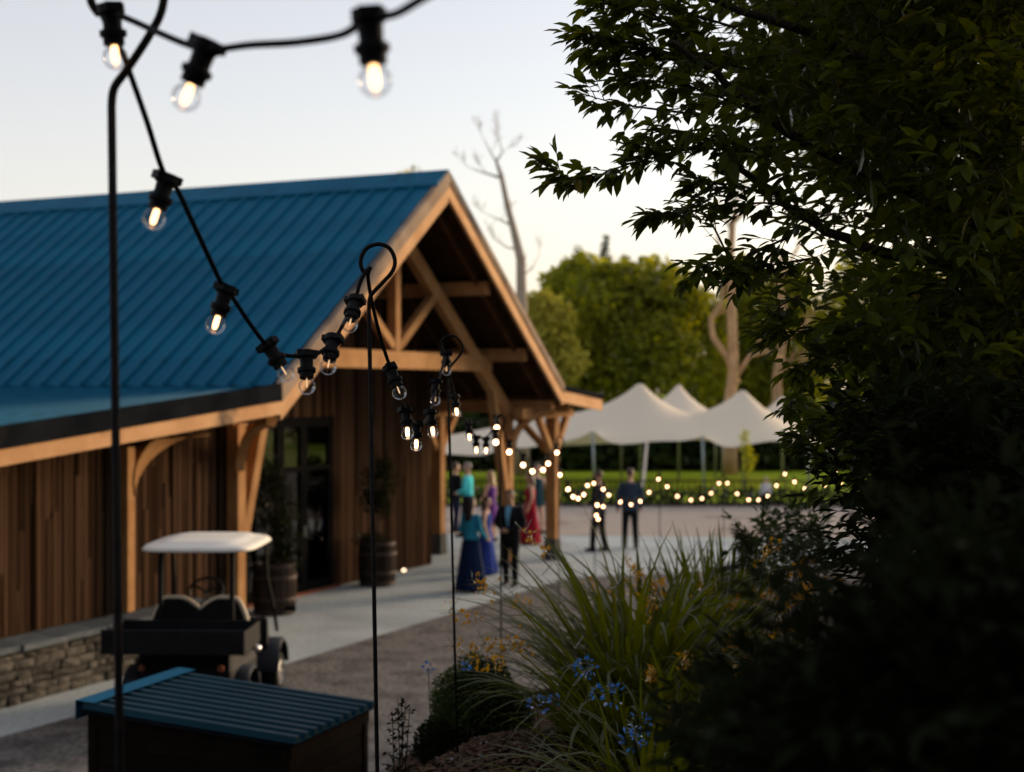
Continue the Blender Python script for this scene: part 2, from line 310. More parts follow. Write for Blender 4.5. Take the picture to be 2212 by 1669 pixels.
mb = MB(); xs = [-2.8 + 0.16 * i for i in range(60)] + [6.9 + 0.7 * i for i in range(18)]; ys = [-5 + 0.22 * i for i in range(122)]
vv = [(x, y, bank_z(x, y) + random.uniform(-0.012, 0.012)) for y in ys for x in xs]; nx = len(xs)
ff = [(j * nx + i, j * nx + i + 1, (j + 1) * nx + i + 1, (j + 1) * nx + i) for j in range(len(ys) - 1) for i in range(nx - 1) if max(vv[k][2] for k in (j * nx + i, j * nx + i + 1, (j + 1) * nx + i + 1, (j + 1) * nx + i)) > -0.055]
mb.add(vv, ff); struct(mb.build('planting_bank', M['soil'], smooth=True))
# mulch and fallen petals on the bank
def chips(name, n, region, m, smin, smax, flat=0.25):
    mb = MB()
    for _ in range(n):
        x = random.uniform(region[0], region[1]); y = random.uniform(region[2], region[3]); z = bank_z(x, y)
        if z < 0.3: continue
        a = random.uniform(0, 6.28); L = random.uniform(smin, smax); w = L * random.uniform(0.25, 0.6); t = random.uniform(-0.5, 0.5)
        d = Vector((math.cos(a), math.sin(a), t * 0.6)).normalized(); s_ = d.cross(Vector((random.uniform(-.4, .4), random.uniform(-.4, .4), 1))).normalized(); n_ = s_.cross(d)
        p = Vector((x, y, z + 0.01)); h = n_ * (L * flat * 0.4)
        mb.add([p - d * L / 2 - s_ * w / 2, p + d * L / 2 - s_ * w / 3, p + d * L / 2 + s_ * w / 2, p - d * L / 2 + s_ * w / 3, p + h], [(0, 1, 4), (1, 2, 4), (2, 3, 4), (3, 0, 4)])
    return stuff(mb.build(name, m))
o = chips('bark_mulch', 15000, (-0.9, 1.6, 4.8, 9.5), M['mulch'], 0.015, 0.06); tag(o, 'brown bark mulch covering the planting bank in the foreground', 'mulch')
o = chips('fallen_petals', 420, (-0.6, 2.4, 5.0, 10), M['litter'], 0.012, 0.034); tag(o, 'pale scattered fallen petals lying on the dark mulch', 'petals')

# ------------------------------------------------------------------ barn
barn = thing('barn', 'timber barn with blue ribbed metal roof and open porch gable', 'barn', BO, PHI)
AP, KU, KZ, SL, SK, UL, UR, VB = 7.24, 5.05, 3.62, 0.717, 0.09, -12.0, 7.2, 15.2
def zr(u):
    a = abs(u); return AP - SL * a if a <= KU else KZ - SK * (a - KU)
# roof deck (underside boards) as one folded slab, its sheets and trim as sub-parts
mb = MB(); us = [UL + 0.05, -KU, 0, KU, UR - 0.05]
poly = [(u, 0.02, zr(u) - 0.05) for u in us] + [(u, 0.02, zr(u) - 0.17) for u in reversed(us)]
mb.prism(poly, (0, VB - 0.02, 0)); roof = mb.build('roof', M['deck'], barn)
PITCH = 0.38
def sheet_mesh(name, u0, u1, lift):
    z0, z1 = zr(u0) + lift, zr(u1) + lift
    if abs(u1) > KU + 0.5: z0 = KZ + lift
    prof = [(0.0, 0.0), (0.145, 0.0), (0.15, 0.006), (0.155, 0.0), (0.305, 0.0), (0.322, 0.06), (0.36, 0.06), (0.38, 0.0)]
    mb = MB(); n = len(prof)
    mb.add([(u0, v, z0 + h) for v, h in prof] + [(u1, v, z1 + h) for v, h in prof], [(i, i + 1, n + i + 1, n + i) for i in range(n - 1)])
    mb.add([(u1, v, z1 + h) for v, h in prof[4:]] + [(u0, v, z0 + h) for v, h in prof[4:]], [(0, 1, 2, 3), (4, 5, 6, 7)])
    return mb.mesh(name, M['roofblue'])
sides = [sheet_mesh('roof_sheet', -0.05, -KU - 0.06, 0.03), sheet_mesh('roof_sheet', -KU + 0.02, UL, -0.02), sheet_mesh('roof_sheet', 0.05, KU + 0.06, 0.03), sheet_mesh('roof_sheet', KU - 0.02, UR, -0.02)]
for me in sides:
    for i in range(int(VB / PITCH)): link('roof_panel', me, roof, (0, 0.06 + i * PITCH, 0))
mb = MB(); c = [(-0.42, AP - 0.2), (0, AP + 0.1), (0.42, AP - 0.2), (0.42, AP - 0.24), (0, AP + 0.06), (-0.42, AP - 0.24)]
mb.prism([(u, -0.07, z) for u, z in c], (0, VB + 0.1, 0)); mb.build('ridge_cap', M['roofblue'], roof)
def band(name, u0, u1, a, b, v0, v1, m, parent=barn):
    mb = MB(); za = lambda u, d: zr(u) - d
    mb.prism([(u0, v0, za(u0, a)), (u1, v0, za(u1, a)), (u1, v0, za(u1, b)), (u0, v0, za(u0, b))], (0, v1 - v0, 0)); return mb.build(name, m, parent)
band('verge_board', -KU, 0, -0.06, 0.20, -0.085, 0.02, M['greyverge']); band('verge_board', 0, KU, -0.06, 0.10, -0.085, 0.02, M['greyverge'])
band('verge_flashing', UL, -KU, -0.05, 0.19, -0.085, 0.02, M['flash']); band('verge_flashing', KU, UR, -0.05, 0.06, -0.085, 0.02, M['flash'])
for a, b, d0, d1 in ((-KU, 0, 0.203, 0.46), (0, KU, 0.103, 0.36)): band('barge_board', a, b, d0, d1, -0.06, 0.0, M['barge'])
for a, b, d0, d1 in ((UL, -KU, 0.193, 0.375), (KU, UR, 0.063, 0.30)): band('barge_board', a, b, d0, d1, -0.06, 0.0, M['barge'])
mb = MB(); mb.box((UL - 0.03, VB / 2, zr(UL) - 0.16), (0.05, VB, 0.2)); mb.build('eaves_board', M['flash'], barn)
mb = MB(); mb.box((UR + 0.03, VB / 2, zr(UR) - 0.15), (0.05, VB, 0.2)); mb.build('eaves_board', M['flash'], barn)
# rafters under the porch, purlins, wall plates
for sgn in (-1, 1):
    for i in range(8):
        v = 0.35 + i * 0.52
        if abs(v - 1.0) < 0.2: continue
        mb = MB(); mb.beam((sgn * 0.15, v, zr(0.15) - 0.26), (sgn * 4.95, v, zr(4.95) - 0.26), 0.07, 0.17); mb.build('rafter', M['darkwood'], barn)
    for u, dz, w in ((2.0, 0.36, 0.2), (3.66, 0.36, 0.2), (5.0, 0.42, 0.2)):
        mb = MB(); z = zr(u) - dz; mb.box((sgn * u, 4.15 + 0.05, z), (0.17, 8.1, 0.25)); mb.build('purlin', M['wood'], barn, bevel=0.012)
mb = MB(); mb.box((0, 4.15, AP - 0.5), (0.1, 8.0, 0.28)); mb.build('ridge_beam', M['wood'], barn)
# truss with its posts
def wood(name, p0, p1, w, h, up=(0, 0, 1), m='wood'):
    mb = MB(); mb.beam(p0, p1, w, h, up); return mb.build(name, M[m], barn, bevel=0.01)
TV = 1.0
wood('tie_beam', (-3.72, TV, 4.095), (3.72, TV, 4.095), 0.2, 0.31)
wood('king_post', (0, TV, 4.252), (0, TV, 6.45), 0.17, 0.17, (0, 1, 0))
for s in (-1, 1):
    wood('principal_rafter', (s * 0.02, TV + 0.004, 6.42), (s * 4.75, TV + 0.004, 6.42 - SL * 4.73), 0.16, 0.28)
    wood('strut', (s * 0.1, TV - 0.003, 4.33), (s * 1.5, TV - 0.003, 5.33), 0.14, 0.16)
    wood('post', (s * 4.62, TV, 0.0), (s * 4.62, TV, 3.1), 0.2, 0.2, (0, 1, 0))
    wood('raking_post', (s * 4.56, TV - 0.006, 1.25), (s * 3.86, TV - 0.006, 3.62), 0.17, 0.17, (0, 1, 0))
    mb = MB(); pts = []                                  # curved bracket reaching out to the purlin end
    for k in range(9):
        t = k / 8 * math.pi / 2; pts.append((s * (4.62 + 0.05 + 0.33 * (1 - math.cos(t))), TV - 0.1 - 0.78 * (1 - math.cos(t)), 2.42 + 0.72 * math.sin(t)))
    mb.tube(pts, 0.085, 4, 1.3); mb.build('curved_brace', M['wood'], barn)
# left wing: posts, rail beam, curved brace
def rail_z(u): return zr(u) - 0.5
wood('rail_beam', (-12, TV, rail_z(-12)), (-4.75, TV, rail_z(-4.75)), 0.16, 0.2)
for u in (-7.02, -10.6): wood('post', (u, TV, 0.7), (u, TV, rail_z(u) - 0.1), 0.15, 0.15, (0, 1, 0))
for u in (-7.02,):
    mb = MB(); pts = []
    for k in range(11):
        t = k / 10 * math.pi / 2; pts.append((u + 0.06 + 1.6 * (1 - math.cos(t)), TV - 0.02, 2.2 + (rail_z(u + 1.6) - 0.12 - 2.2) * math.sin(t)))
    n = len(pts); inner = [Vector(p) for p in pts]; outer = [Vector((u + 0.06 + 1.5 * (k / 10) ** 2.0 * 0.9 - 0.0, 0, min(rail_z(u + 1.0) - 0.1, p.z + 0.2 + 0.05 * k / 10))) for k, p in enumerate(inner)]
    vv = [(p.x, TV - 0.09, p.z) for p in inner] + [(p.x - 0.02, TV - 0.09, q.z) for p, q in zip(inner, outer)]; vv += [(x, y + 0.16, z) for x, y, z in vv]
    for k in range(n - 1): mb.add([vv[q] for q in (k, k + 1, n + k + 1, n + k, 2 * n + k, 2 * n + k + 1, 3 * n + k + 1, 3 * n + k)], [(0, 1, 2, 3), (7, 6, 5, 4), (4, 5, 1, 0), (3, 2, 6, 7)])
    mb.build('curved_brace', M['wood'], barn)
# right veranda: posts, beams, forked braces
for v in (0.6, 3.3, 6.8, 10.3):
    wood('post', (6.0, v, 0.45), (6.0, v, 3.0), 0.23, 0.23, (0, 1, 0))
    mb = MB(); mb.box((6.0, v, 0.225), (0.29, 0.29, 0.45), tap=0.9); mb.build('post_shoe', M['shoe'], barn)
    wood('cross_beam', (4.3, v, 3.1), (6.95, v, 3.1), 0.2, 0.2)
    for s in (-1, 1): wood('forked_brace', (6.0 + s * 0.1, v - 0.005, 2.28), (6.0 + s * 0.75, v - 0.005, 3.0), 0.13, 0.13, (0, 1, 0))
    wood('forked_brace', (6.0, v + 0.12, 2.3), (6.0, v + 0.8, 2.98), 0.13, 0.13, (1, 0, 0))
wood('veranda_beam', (6.0, 0.2, 3.19), (6.0, 13, 3.19), 0.16, 0.14)
for s in (-1,):
    mb = MB(); mb.box((s * 4.62, TV, 0.06), (0.26, 0.26, 0.12)); mb.build('post_shoe', M['shoe'], barn)
mb = MB(); mb.box((4.62, TV, 0.06), (0.26, 0.26, 0.12)); mb.build('post_shoe', M['shoe'], barn)
# walls: a core behind, one board after another in front
ubox = MB().box((0, 0, 0), (1, 1, 1)).mesh('cladding_board', M['clad'])
def boards(wall, u0, u1, v, zb, zt, face='u', split=True):
    u = u0
    while u < u1 - 0.02:
        w = random.choice((0.05, 0.06, 0.075, 0.09)); w = min(w, u1 - u); b, t = zb(u + w / 2), zt(u + w / 2)
        cuts = [b, t]
        if split and random.random() < 0.5: cuts = [b, b + (t - b) * random.uniform(0.15, 0.85), t]
        for z0, z1 in zip(cuts[:-1], cuts[1:]):
            d = random.choice((0.02, 0.028, 0.036)); o = bpy.data.objects.new('cladding_board', ubox); sc.collection.objects.link(o); o.parent = wall
            if face == 'u': o.location = (u + w / 2, v - d / 2, (z0 + z1) / 2); o.scale = (w - 0.008, d, z1 - z0 - 0.004)
            else: o.location = (v + d / 2, u + w / 2, (z0 + z1) / 2); o.scale = (d, w - 0.008, z1 - z0 - 0.004)
        u += w
def core(name, pts, ext): mb = MB(); mb.prism(pts, ext); return mb.build(name, M['cladback'], barn)
WV, GV, UC, GU = 1.16, 2.57, 4.28, 0.5
wl_ = core('wall', [(UL + 0.3, WV, 0), (-4.55, WV, 0), (-4.55, WV, zr(-4.55) - 0.3), (-KU, WV, zr(-KU) - 0.2), (UL + 0.3, WV, zr(UL + 0.3) - 0.2)], (0, 0.12, 0))
boards(wl_, UL + 0.3, -4.55, WV, lambda u: 0.68 if u < -5.95 else 0.02, lambda u: zr(max(u, UL)) - 0.25)
core('wall', [(-4.55, WV + 0.12, 0), (-4.55, GV, 0), (-4.55, GV, zr(-4.55) - 0.25), (-4.55, WV + 0.12, zr(-4.55) - 0.25)], (-0.12, 0, 0))
DH = 3.1
wg = core('wall', [(GU, GV, 0), (UC, GV, 0), (UC, GV, zr(UC) - 0.2), (0, GV, zr(0) - 0.2), (-4.55, GV, zr(-4.55) - 0.2), (-4.55, GV, DH), (GU, GV, DH)], (0, 0.12, 0))
boards(wg, GU, UC, GV, lambda u: 0.02, lambda u: zr(u) - 0.22)
boards(wg, -4.5, GU, GV, lambda u: DH, lambda u: zr(u) - 0.22, split=False)
ws = core('wall', [(UC - 0.12, GV + 0.12, 0), (UC - 0.12, VB - 0.3, 0), (UC - 0.12, VB - 0.3, zr(UC) - 0.2), (UC - 0.12, GV + 0.12, zr(UC) - 0.2)], (0.12, 0, 0))
boards(ws, GV, 9.0, UC, lambda u: 0.02, lambda u: zr(UC) - 0.22, face='v', split=False)
core('wall', [(UL + 0.3, VB - 0.3, 0), (UC, VB - 0.3, 0), (UC, VB - 0.3, zr(UC) - 0.2), (0, VB - 0.3, AP - 0.2), (-KU, VB - 0.3, KZ - 0.2), (UL + 0.3, VB - 0.3, zr(UL) - 0.2)], (0, 0.12, 0))
core('wall', [(UL + 0.3, WV + 0.12, 0), (UL + 0.3, VB - 0.3, 0), (UL + 0.3, VB - 0.3, zr(UL) - 0.2), (UL + 0.3, WV + 0.12, zr(UL) - 0.2)], (0.12, 0, 0))
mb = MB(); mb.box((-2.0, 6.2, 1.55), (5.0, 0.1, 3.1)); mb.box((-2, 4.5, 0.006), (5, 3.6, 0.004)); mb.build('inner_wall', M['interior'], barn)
# glazed doors
doors = [(-4.43, -3.3), (-3.3, -2.2), (-2.2, -1.15), (-1.15, -0.42), (-0.42, 0.5)]
for i, (a, b) in enumerate(doors):
    mb = MB(); t = 0.11
    for (x0, x1, z0, z1) in ((a, a + t, 0.01, DH), (b - t, b - 0.003, 0.01, DH), (a + t, b - t, 0.01, 0.2), (a + t, b - t, DH - 0.18, DH), (a + t, b - t, 2.15, 2.24)):
        mb.box(((x0 + x1) / 2, GV + 0.04, (z0 + z1) / 2), (x1 - x0, 0.08, z1 - z0))
    fr = mb.build('glazed_door', M['frame'], barn)
    for z0, z1 in ((0.2, 2.15), (2.24, DH - 0.18)):
        mb = MB(); mb.box(((a + b) / 2, GV + 0.045, (z0 + z1) / 2), (b - a - 2 * t + 0.02, 0.012, z1 - z0 + 0.02)); mb.build('pane', M['doorglass'], fr)
    if i < 4:
        mb = MB(); mb.tube([(b - 0.05, GV - 0.05, 1.0), (b - 0.05, GV - 0.05, 1.2)], 0.012); mb.build('handle', M['steel'], fr)
bk = MB().box((0, 0, 0), (0.21, 0.1, 0.05)).mesh('threshold_brick', M['brick'])
for i in range(23): link('threshold_brick', bk, barn, (-4.3 + i * 0.217, GV - 0.09, 0.02))

# ------------------------------------------------------------------ retaining wall of field stone with slate caps
sw = thing('stone_wall', 'low dry stone retaining wall with slate caps beside the barn', 'wall', BW(-8.5, 0.75), PHI)
mb = MB(); mb.box((-0.8, 0.06, 0.29), (6.8, 0.38, 0.58)); mb.build('core', M['mortar'], sw)
z = 0.0
while z < 0.56:
    h = random.choice((0.07, 0.09, 0.11, 0.13)); h = min(h, 0.6 - z); u = -4.25
    while u < 2.45:
        w = random.uniform(0.14, 0.42); mb = MB(); g = 0.006
        j = lambda a: random.uniform(-a, a); fy = -0.2 + j(0.02); vv = []
        for zz in (z + g, z + h - g):
            for x, y in ((u + g, fy), (u + w - g, fy), (u + w - g, -0.1), (u + g, -0.1)): vv.append((x + j(0.012), y + j(0.012), zz + j(0.01)))
        mid = (u + w / 2 + j(0.03), fy - 0.018, z + h / 2); o0 = vv + [mid]
        mb.add(o0, [(3, 2, 1, 0), (4, 5, 6, 7), (0, 1, 8), (1, 5, 8), (5, 4, 8), (4, 0, 8), (1, 2, 6, 5), (3, 0, 4, 7)])
        mb.build('stone', M['stone'], sw); u += w
    z += h
u = -4.3
while u < 2.4:
    w = random.uniform(0.35, 0.75); mb = MB(); mb.box((u + w / 2, 0.03 + random.uniform(-.015, .015), 0.645 + random.uniform(-.006, .006)), (w - 0.012, 0.56, 0.075)); mb.build('cap_stone', M['slate'], sw, bevel=0.012); u += w

# ------------------------------------------------------------------ storage box with ribbed lid in the foreground
h1 = 2.3; h2 = h1 * 1.047
def lid(px, py, hh): Z = F * hh / (py - YH); return W(px, py, Z)
A, B, C_, D = lid(391, 1459, h1), lid(172, 1531, h1), lid(660, 1605, h2), lid(797, 1519, h2)
bx = thing('storage_box', 'dark timber storage box with blue ribbed metal lid beside the pole', 'storage box', ((A + B + C_ + D) / 4).to_2d().to_3d())
L0 = bx.location.copy(); e1 = (B - A); e1.z = 0; Ll = e1.length; e1.normalize(); e2 = Vector((-e1.y, e1.x, 0))
if e2.dot(D - A) < 0: e2 = -e2
Wd = ((D - A).dot(e2) + (C_ - B).dot(e2)) / 2; zA, zD = A.z, (C_.z + D.z) / 2; O = A - L0
def bp(a, b, z): p = O + e1 * a + e2 * b; return Vector((p.x, p.y, z))
lz = lambda b: zA + (zD - zA) * b / Wd
def bquad(name, m, a0, a1, b0, b1, z0f, z1f):
    mb = MB(); mb.add([bp(a0, b0, z0f(b0)), bp(a1, b0, z0f(b0)), bp(a1, b1, z0f(b1)), bp(a0, b1, z0f(b1)), bp(a0, b0, z1f(b0)), bp(a1, b0, z1f(b0)), bp(a1, b1, z1f(b1)), bp(a0, b1, z1f(b1))], [(3, 2, 1, 0), (4, 5, 6, 7), (0, 1, 5, 4), (1, 2, 6, 5), (2, 3, 7, 6), (3, 0, 4, 7)]); return mb.build(name, m, bx)
ov = 0.05
nb = 9
for k in range(nb):   # front and back boards run lengthways, stacked
    zz = 0.02 + k * (zD - 0.08) / nb; zh = (zD - 0.08) / nb - 0.006
    for a0, a1, b0, b1 in ((Ll - ov - 0.025, Ll - ov, ov + 0.05, Wd - ov - 0.05), (ov, ov + 0.025, ov + 0.05, Wd - ov - 0.05), (ov + 0.05, Ll - ov - 0.05, ov, ov + 0.025), (ov + 0.05, Ll - ov - 0.05, Wd - ov - 0.025, Wd - ov)):
        bquad('side_board', M['boxwood'], a0, a1, b0, b1, lambda b: zz, lambda b: zz + zh)
for a in (ov - 0.01, Ll - ov - 0.06):
    for b in (ov - 0.01, Wd - ov - 0.06): bquad('corner_post', M['boxwood'], a, a + 0.07, b, b + 0.07, lambda q: 0.0, lambda q: lz(q) - 0.03)
bquad('top_rail', M['boxwood'], Ll - ov - 0.012, Ll - ov + 0.012, ov + 0.06, Wd - ov - 0.06, lambda b: lz(b) - 0.14, lambda b: lz(b) - 0.03)
bquad('top_rail', M['boxwood'], ov - 0.01, Ll - ov, Wd - ov + 0.002, Wd - ov + 0.02, lambda b: lz(Wd) - 0.12, lambda b: lz(Wd) - 0.03)
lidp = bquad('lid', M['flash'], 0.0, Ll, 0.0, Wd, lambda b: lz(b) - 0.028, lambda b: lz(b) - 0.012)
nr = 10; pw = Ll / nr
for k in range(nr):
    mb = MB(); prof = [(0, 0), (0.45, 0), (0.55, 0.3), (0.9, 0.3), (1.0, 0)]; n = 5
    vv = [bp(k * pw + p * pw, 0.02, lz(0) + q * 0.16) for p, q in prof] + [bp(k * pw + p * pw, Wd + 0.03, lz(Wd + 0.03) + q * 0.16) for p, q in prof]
    mb.add(vv, [(i, i + 1, n + i + 1, n + i) for i in range(n - 1)]); mb.add([vv[5 + i] for i in range(1, 5)], [(0, 1, 2, 3)]); mb.build('lid_panel', M['roofblue_dimmed'], lidp)
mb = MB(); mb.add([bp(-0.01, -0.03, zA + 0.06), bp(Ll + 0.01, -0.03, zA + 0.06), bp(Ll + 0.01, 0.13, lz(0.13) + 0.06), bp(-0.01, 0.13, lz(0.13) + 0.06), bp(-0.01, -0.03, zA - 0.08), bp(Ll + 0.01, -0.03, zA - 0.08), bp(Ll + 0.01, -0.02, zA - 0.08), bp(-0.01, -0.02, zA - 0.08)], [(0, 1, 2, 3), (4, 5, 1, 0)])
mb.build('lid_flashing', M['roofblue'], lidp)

# ------------------------------------------------------------------ golf cart (seen from behind)
gc = thing('golf_cart', 'black golf cart with white roof and rear cargo box parked by the path', 'golf cart', (-3.4, 16.2, 0), R(-1.5)); gc.scale = (1.08, 1.08, 1.06)
def gpart(name, mb, m, smooth=False, bevel=0.0, parent=gc): return mb.build(name, M[m], parent, smooth, bevel)
mb = MB(); mb.loft([(0.28, 0, -0.05, 0.5, 1.0), (0.34, 0, -0.05, 0.52, 1.05), (0.36, 0, -0.05, 0.5, 1.0)], 24); gpart('floor_pan', mb, 'black')
mb = MB()   # rear body shell
mb.add([(-.5, -.95, .25), (.5, -.95, .25), (.56, -.1, .25), (-.56, -.1, .25), (-.47, -.98, .62), (.47, -.98, .62), (.56, -.1, .62), (-.56, -.1, .62), (-.44, -.86, .82), (.44, -.86, .82), (.52, -.12, .72), (-.52, -.12, .72)],
       [(3, 2, 1, 0), (0, 1, 5, 4), (1, 2, 6, 5), (2, 3, 7, 6), (3, 0, 4, 7), (4, 5, 9, 8), (5, 6, 10, 9), (6, 7, 11, 10), (7, 4, 8, 11), (8, 9, 10, 11)]); gpart('rear_body', mb, 'cartblack', bevel=0.05)
mb = MB()   # front cowl and dash
mb.add([(-.5, .75, .3), (.5, .75, .3), (.42, 1.28, .32), (-.42, 1.28, .32), (-.5, .72, .88), (.5, .72, .88), (.46, .95, .86), (-.46, .95, .86), (-.38, 1.25, .62), (.38, 1.25, .62)],
       [(3, 2, 1, 0), (0, 1, 5, 4), (4, 5, 6, 7), (7, 6, 9, 8), (8, 9, 2, 3), (1, 2, 9, 6, 5), (0, 4, 7, 8, 3)]); gpart('front_cowl', mb, 'cartblack', bevel=0.04)
for s in (-1, 1):
    for y, nm in ((-0.62, 'rear_fender'), (0.98, 'front_fender')):
        mb = MB(); ring = []
        for k in range(9):
            t = math.pi * k / 8; ring.append((math.cos(t), math.sin(t)))
        vv = []
        for x in (s * 0.36, s * 0.6, s * 0.62): vv += [(x, y + 0.33 * a, 0.3 + (0.33 if abs(x) < .61 else .29) * b) for a, b in ring]
        mb.add(vv, [(r * 9 + i, r * 9 + i + 1, (r + 1) * 9 + i + 1, (r + 1) * 9 + i) for r in range(2) for i in range(8)]); gpart(nm, mb, 'cartgrey', True)
        wc = Vector((s * 0.5, y, 0.235)); ax = (s, 0, 0)
        mb = MB(); mb.lathe([(0.12, -0.09), (0.2, -0.095), (0.232, -0.07), (0.235, 0), (0.232, 0.07), (0.2, 0.095), (0.12, 0.09)], wc, ax, 24)
        wh = gpart('wheel', mb, 'rubber', True)
        mb = MB(); mb.lathe([(0.13, 0.06), (0.135, 0.094), (0.12, 0.098), (0.11, 0.075), (0.03, 0.07)], wc, ax, 20)
        for k in range(5):
            a = k * 2 * math.pi / 5; mb.beam(wc + Vector((s * 0.085, 0.02 * math.cos(a), 0.02 * math.sin(a))), wc + Vector((s * 0.085, 0.12 * math.cos(a), 0.12 * math.sin(a))), 0.03, 0.02, (1, 0, 0))
        gpart('rim', mb, 'alloy', parent=wh)
mb = MB(); mb.box((0, 0.0, 0.7), (0.9, 0.46, 0.12)); gpart('seat', mb, 'black', bevel=0.04)
def heart(n=40):
    pts = []
    for k in range(n + 1):
        x = -0.52 + 1.04 * k / n; a = abs(x); z = 1.235 - 0.12 * max(0, 1 - a / 0.2) ** 1.6 - (0.0 if a < 0.33 else 0.42 * ((a - 0.33) / 0.19) ** 2.2); pts.append((x, max(z, 0.82)))
    return pts
hp = heart(); mb = MB(); mb.prism([(x, -0.30, z) for x, z in hp] + [(0.5, -0.30, 0.8), (-0.5, -0.30, 0.8)], (0, 0.05, 0)); sb = gpart('seat_back', mb, 'black')
mb = MB(); mb.prism([(x * 0.985, -0.245, z - 0.006) for x, z in hp] + [(0.48, -0.245, 0.8), (-0.48, -0.245, 0.8)], (0, 0.06, 0)); gpart('cushion', mb, 'cream', parent=sb)
mb = MB(); mb.tube([(x, -0.235, z + 0.006) for x, z in hp], 0.024, 8); gpart('piping', mb, 'cream', True, parent=sb)
# cargo box
for c_, d_ in (((0, -1.32, 0.96), (1.36, 0.03, 0.22)), ((0, -0.62, 0.96), (1.36, 0.03, 0.22)), ((-0.665, -0.97, 0.958), (0.03, 0.67, 0.21)), ((0.665, -0.97, 0.958), (0.03, 0.67, 0.21)), ((0, -0.97, 0.86), (1.3, 0.66, 0.02))):
    mb = MB(); mb.box(c_, d_); gpart('cargo_box_panel', mb, 'black', bevel=0.006)
mb = MB(); mb.tube([(-0.68, -1.32, 1.075), (0.68, -1.32, 1.075)], 0.016); gpart('cargo_box_rim', mb, 'black')
for s in (-1, 1):
    mb = MB(); mb.beam((s * 0.36, -0.42, 0.8), (s * 0.36, -0.4, 1.76), 0.045, 0.035, (0, 1, 0)); gpart('roof_strut', mb, 'black')
    mb = MB(); mb.tube([(s * 0.55, 0.98, 0.7), (s * 0.54, 0.86, 0.95), (s * 0.5, 0.66, 1.35), (s * 0.5, 0.6, 1.76)], 0.02); gpart('roof_strut', mb, 'black')
    mb = MB(); mb.tube([(s * 0.5, -0.3, 0.95), (s * 0.54, -0.1, 0.93), (s * 0.54, 0.08, 0.78)], 0.016); gpart('hip_rail', mb, 'black', True)
    mb = MB(); mb.lathe([(0.03, 0), (0.035, 0.02), (0.025, 0.035)], (s * 0.38, -0.985, 0.66), (0, -1, 0), 12); gpart('tail_light', mb, 'brick', True)
mb = MB(); rr = []
for z, k in ((1.72, 0.98), (1.735, 1.0), (1.775, 0.97), (1.80, 0.9)): rr.append((z, k))
def rring(hx, hy, cy, z, p=5.0, n=40):
    o_ = []
    for k in range(n):
        t = 2 * math.pi * k / n; c, s_ = math.cos(t), math.sin(t); o_.append((hx * abs(c) ** (2 / p) * (1 if c >= 0 else -1), cy + hy * abs(s_) ** (2 / p) * (1 if s_ >= 0 else -1), z))
    return o_
rings = [rring(0.57, 0.7, 0.12, 1.745), rring(0.58, 0.71, 0.12, 1.757), rring(0.55, 0.68, 0.12, 1.79), rring(0.5, 0.64, 0.12, 1.803), rring(0.43, 0.57, 0.12, 1.806), rring(0.4, 0.54, 0.12, 1.828), rring(0.3, 0.45, 0.12, 1.834), rring(0.02, 0.03, 0.12, 1.838)]
vv = [p for r_ in rings for p in r_]; n = 40
mb.add(vv, [(i * n + k, i * n + (k + 1) % n, (i + 1) * n + (k + 1) % n, (i + 1) * n + k) for i in range(len(rings) - 1) for k in range(n)]); mb.add(rings[0], [tuple(range(n - 1, -1, -1))]); mb.add(rings[-1], [tuple(range(n))]); gpart('roof', mb, 'white', True)
mb = MB(); cw = Vector((-0.12, 0.5, 1.2)); q = Vector((0, 0, 1)).rotation_difference(Vector((0, -0.72, 0.7)))
mb.tube([cw + q @ Vector((0.18 * math.cos(t * math.pi / 12), 0.18 * math.sin(t * math.pi / 12), 0)) for t in range(25)], 0.016, 8)
for k in range(3): mb.tube([cw, cw + q @ Vector((0.17 * math.cos(k * 2.094 + .5), 0.17 * math.sin(k * 2.094 + .5), 0))], 0.014, 6)
mb.tube([cw, cw - (q @ Vector((0, 0, 0.5)))], 0.025, 8); gpart('steering_wheel', mb, 'black', True)
mb = MB(); mb.tube([(0.6, -0.35, 0.72), (0.66, -0.75, 0.86)], [0.014, 0.014], 8); mb.ell((0.6, -0.33, 0.74), (0.04, 0.06, 0.035)); gpart('chrome_bracket', mb, 'alloy', True)
mb = MB(); mb.tube([(0.52, 0.95, 0.86), (0.62, 0.95, 0.92), (0.66, 0.95, 0.93)], 0.01); mb.box((0.7, 0.95, 0.95), (0.12, 0.03, 0.07)); gpart('side_mirror', mb, 'black')

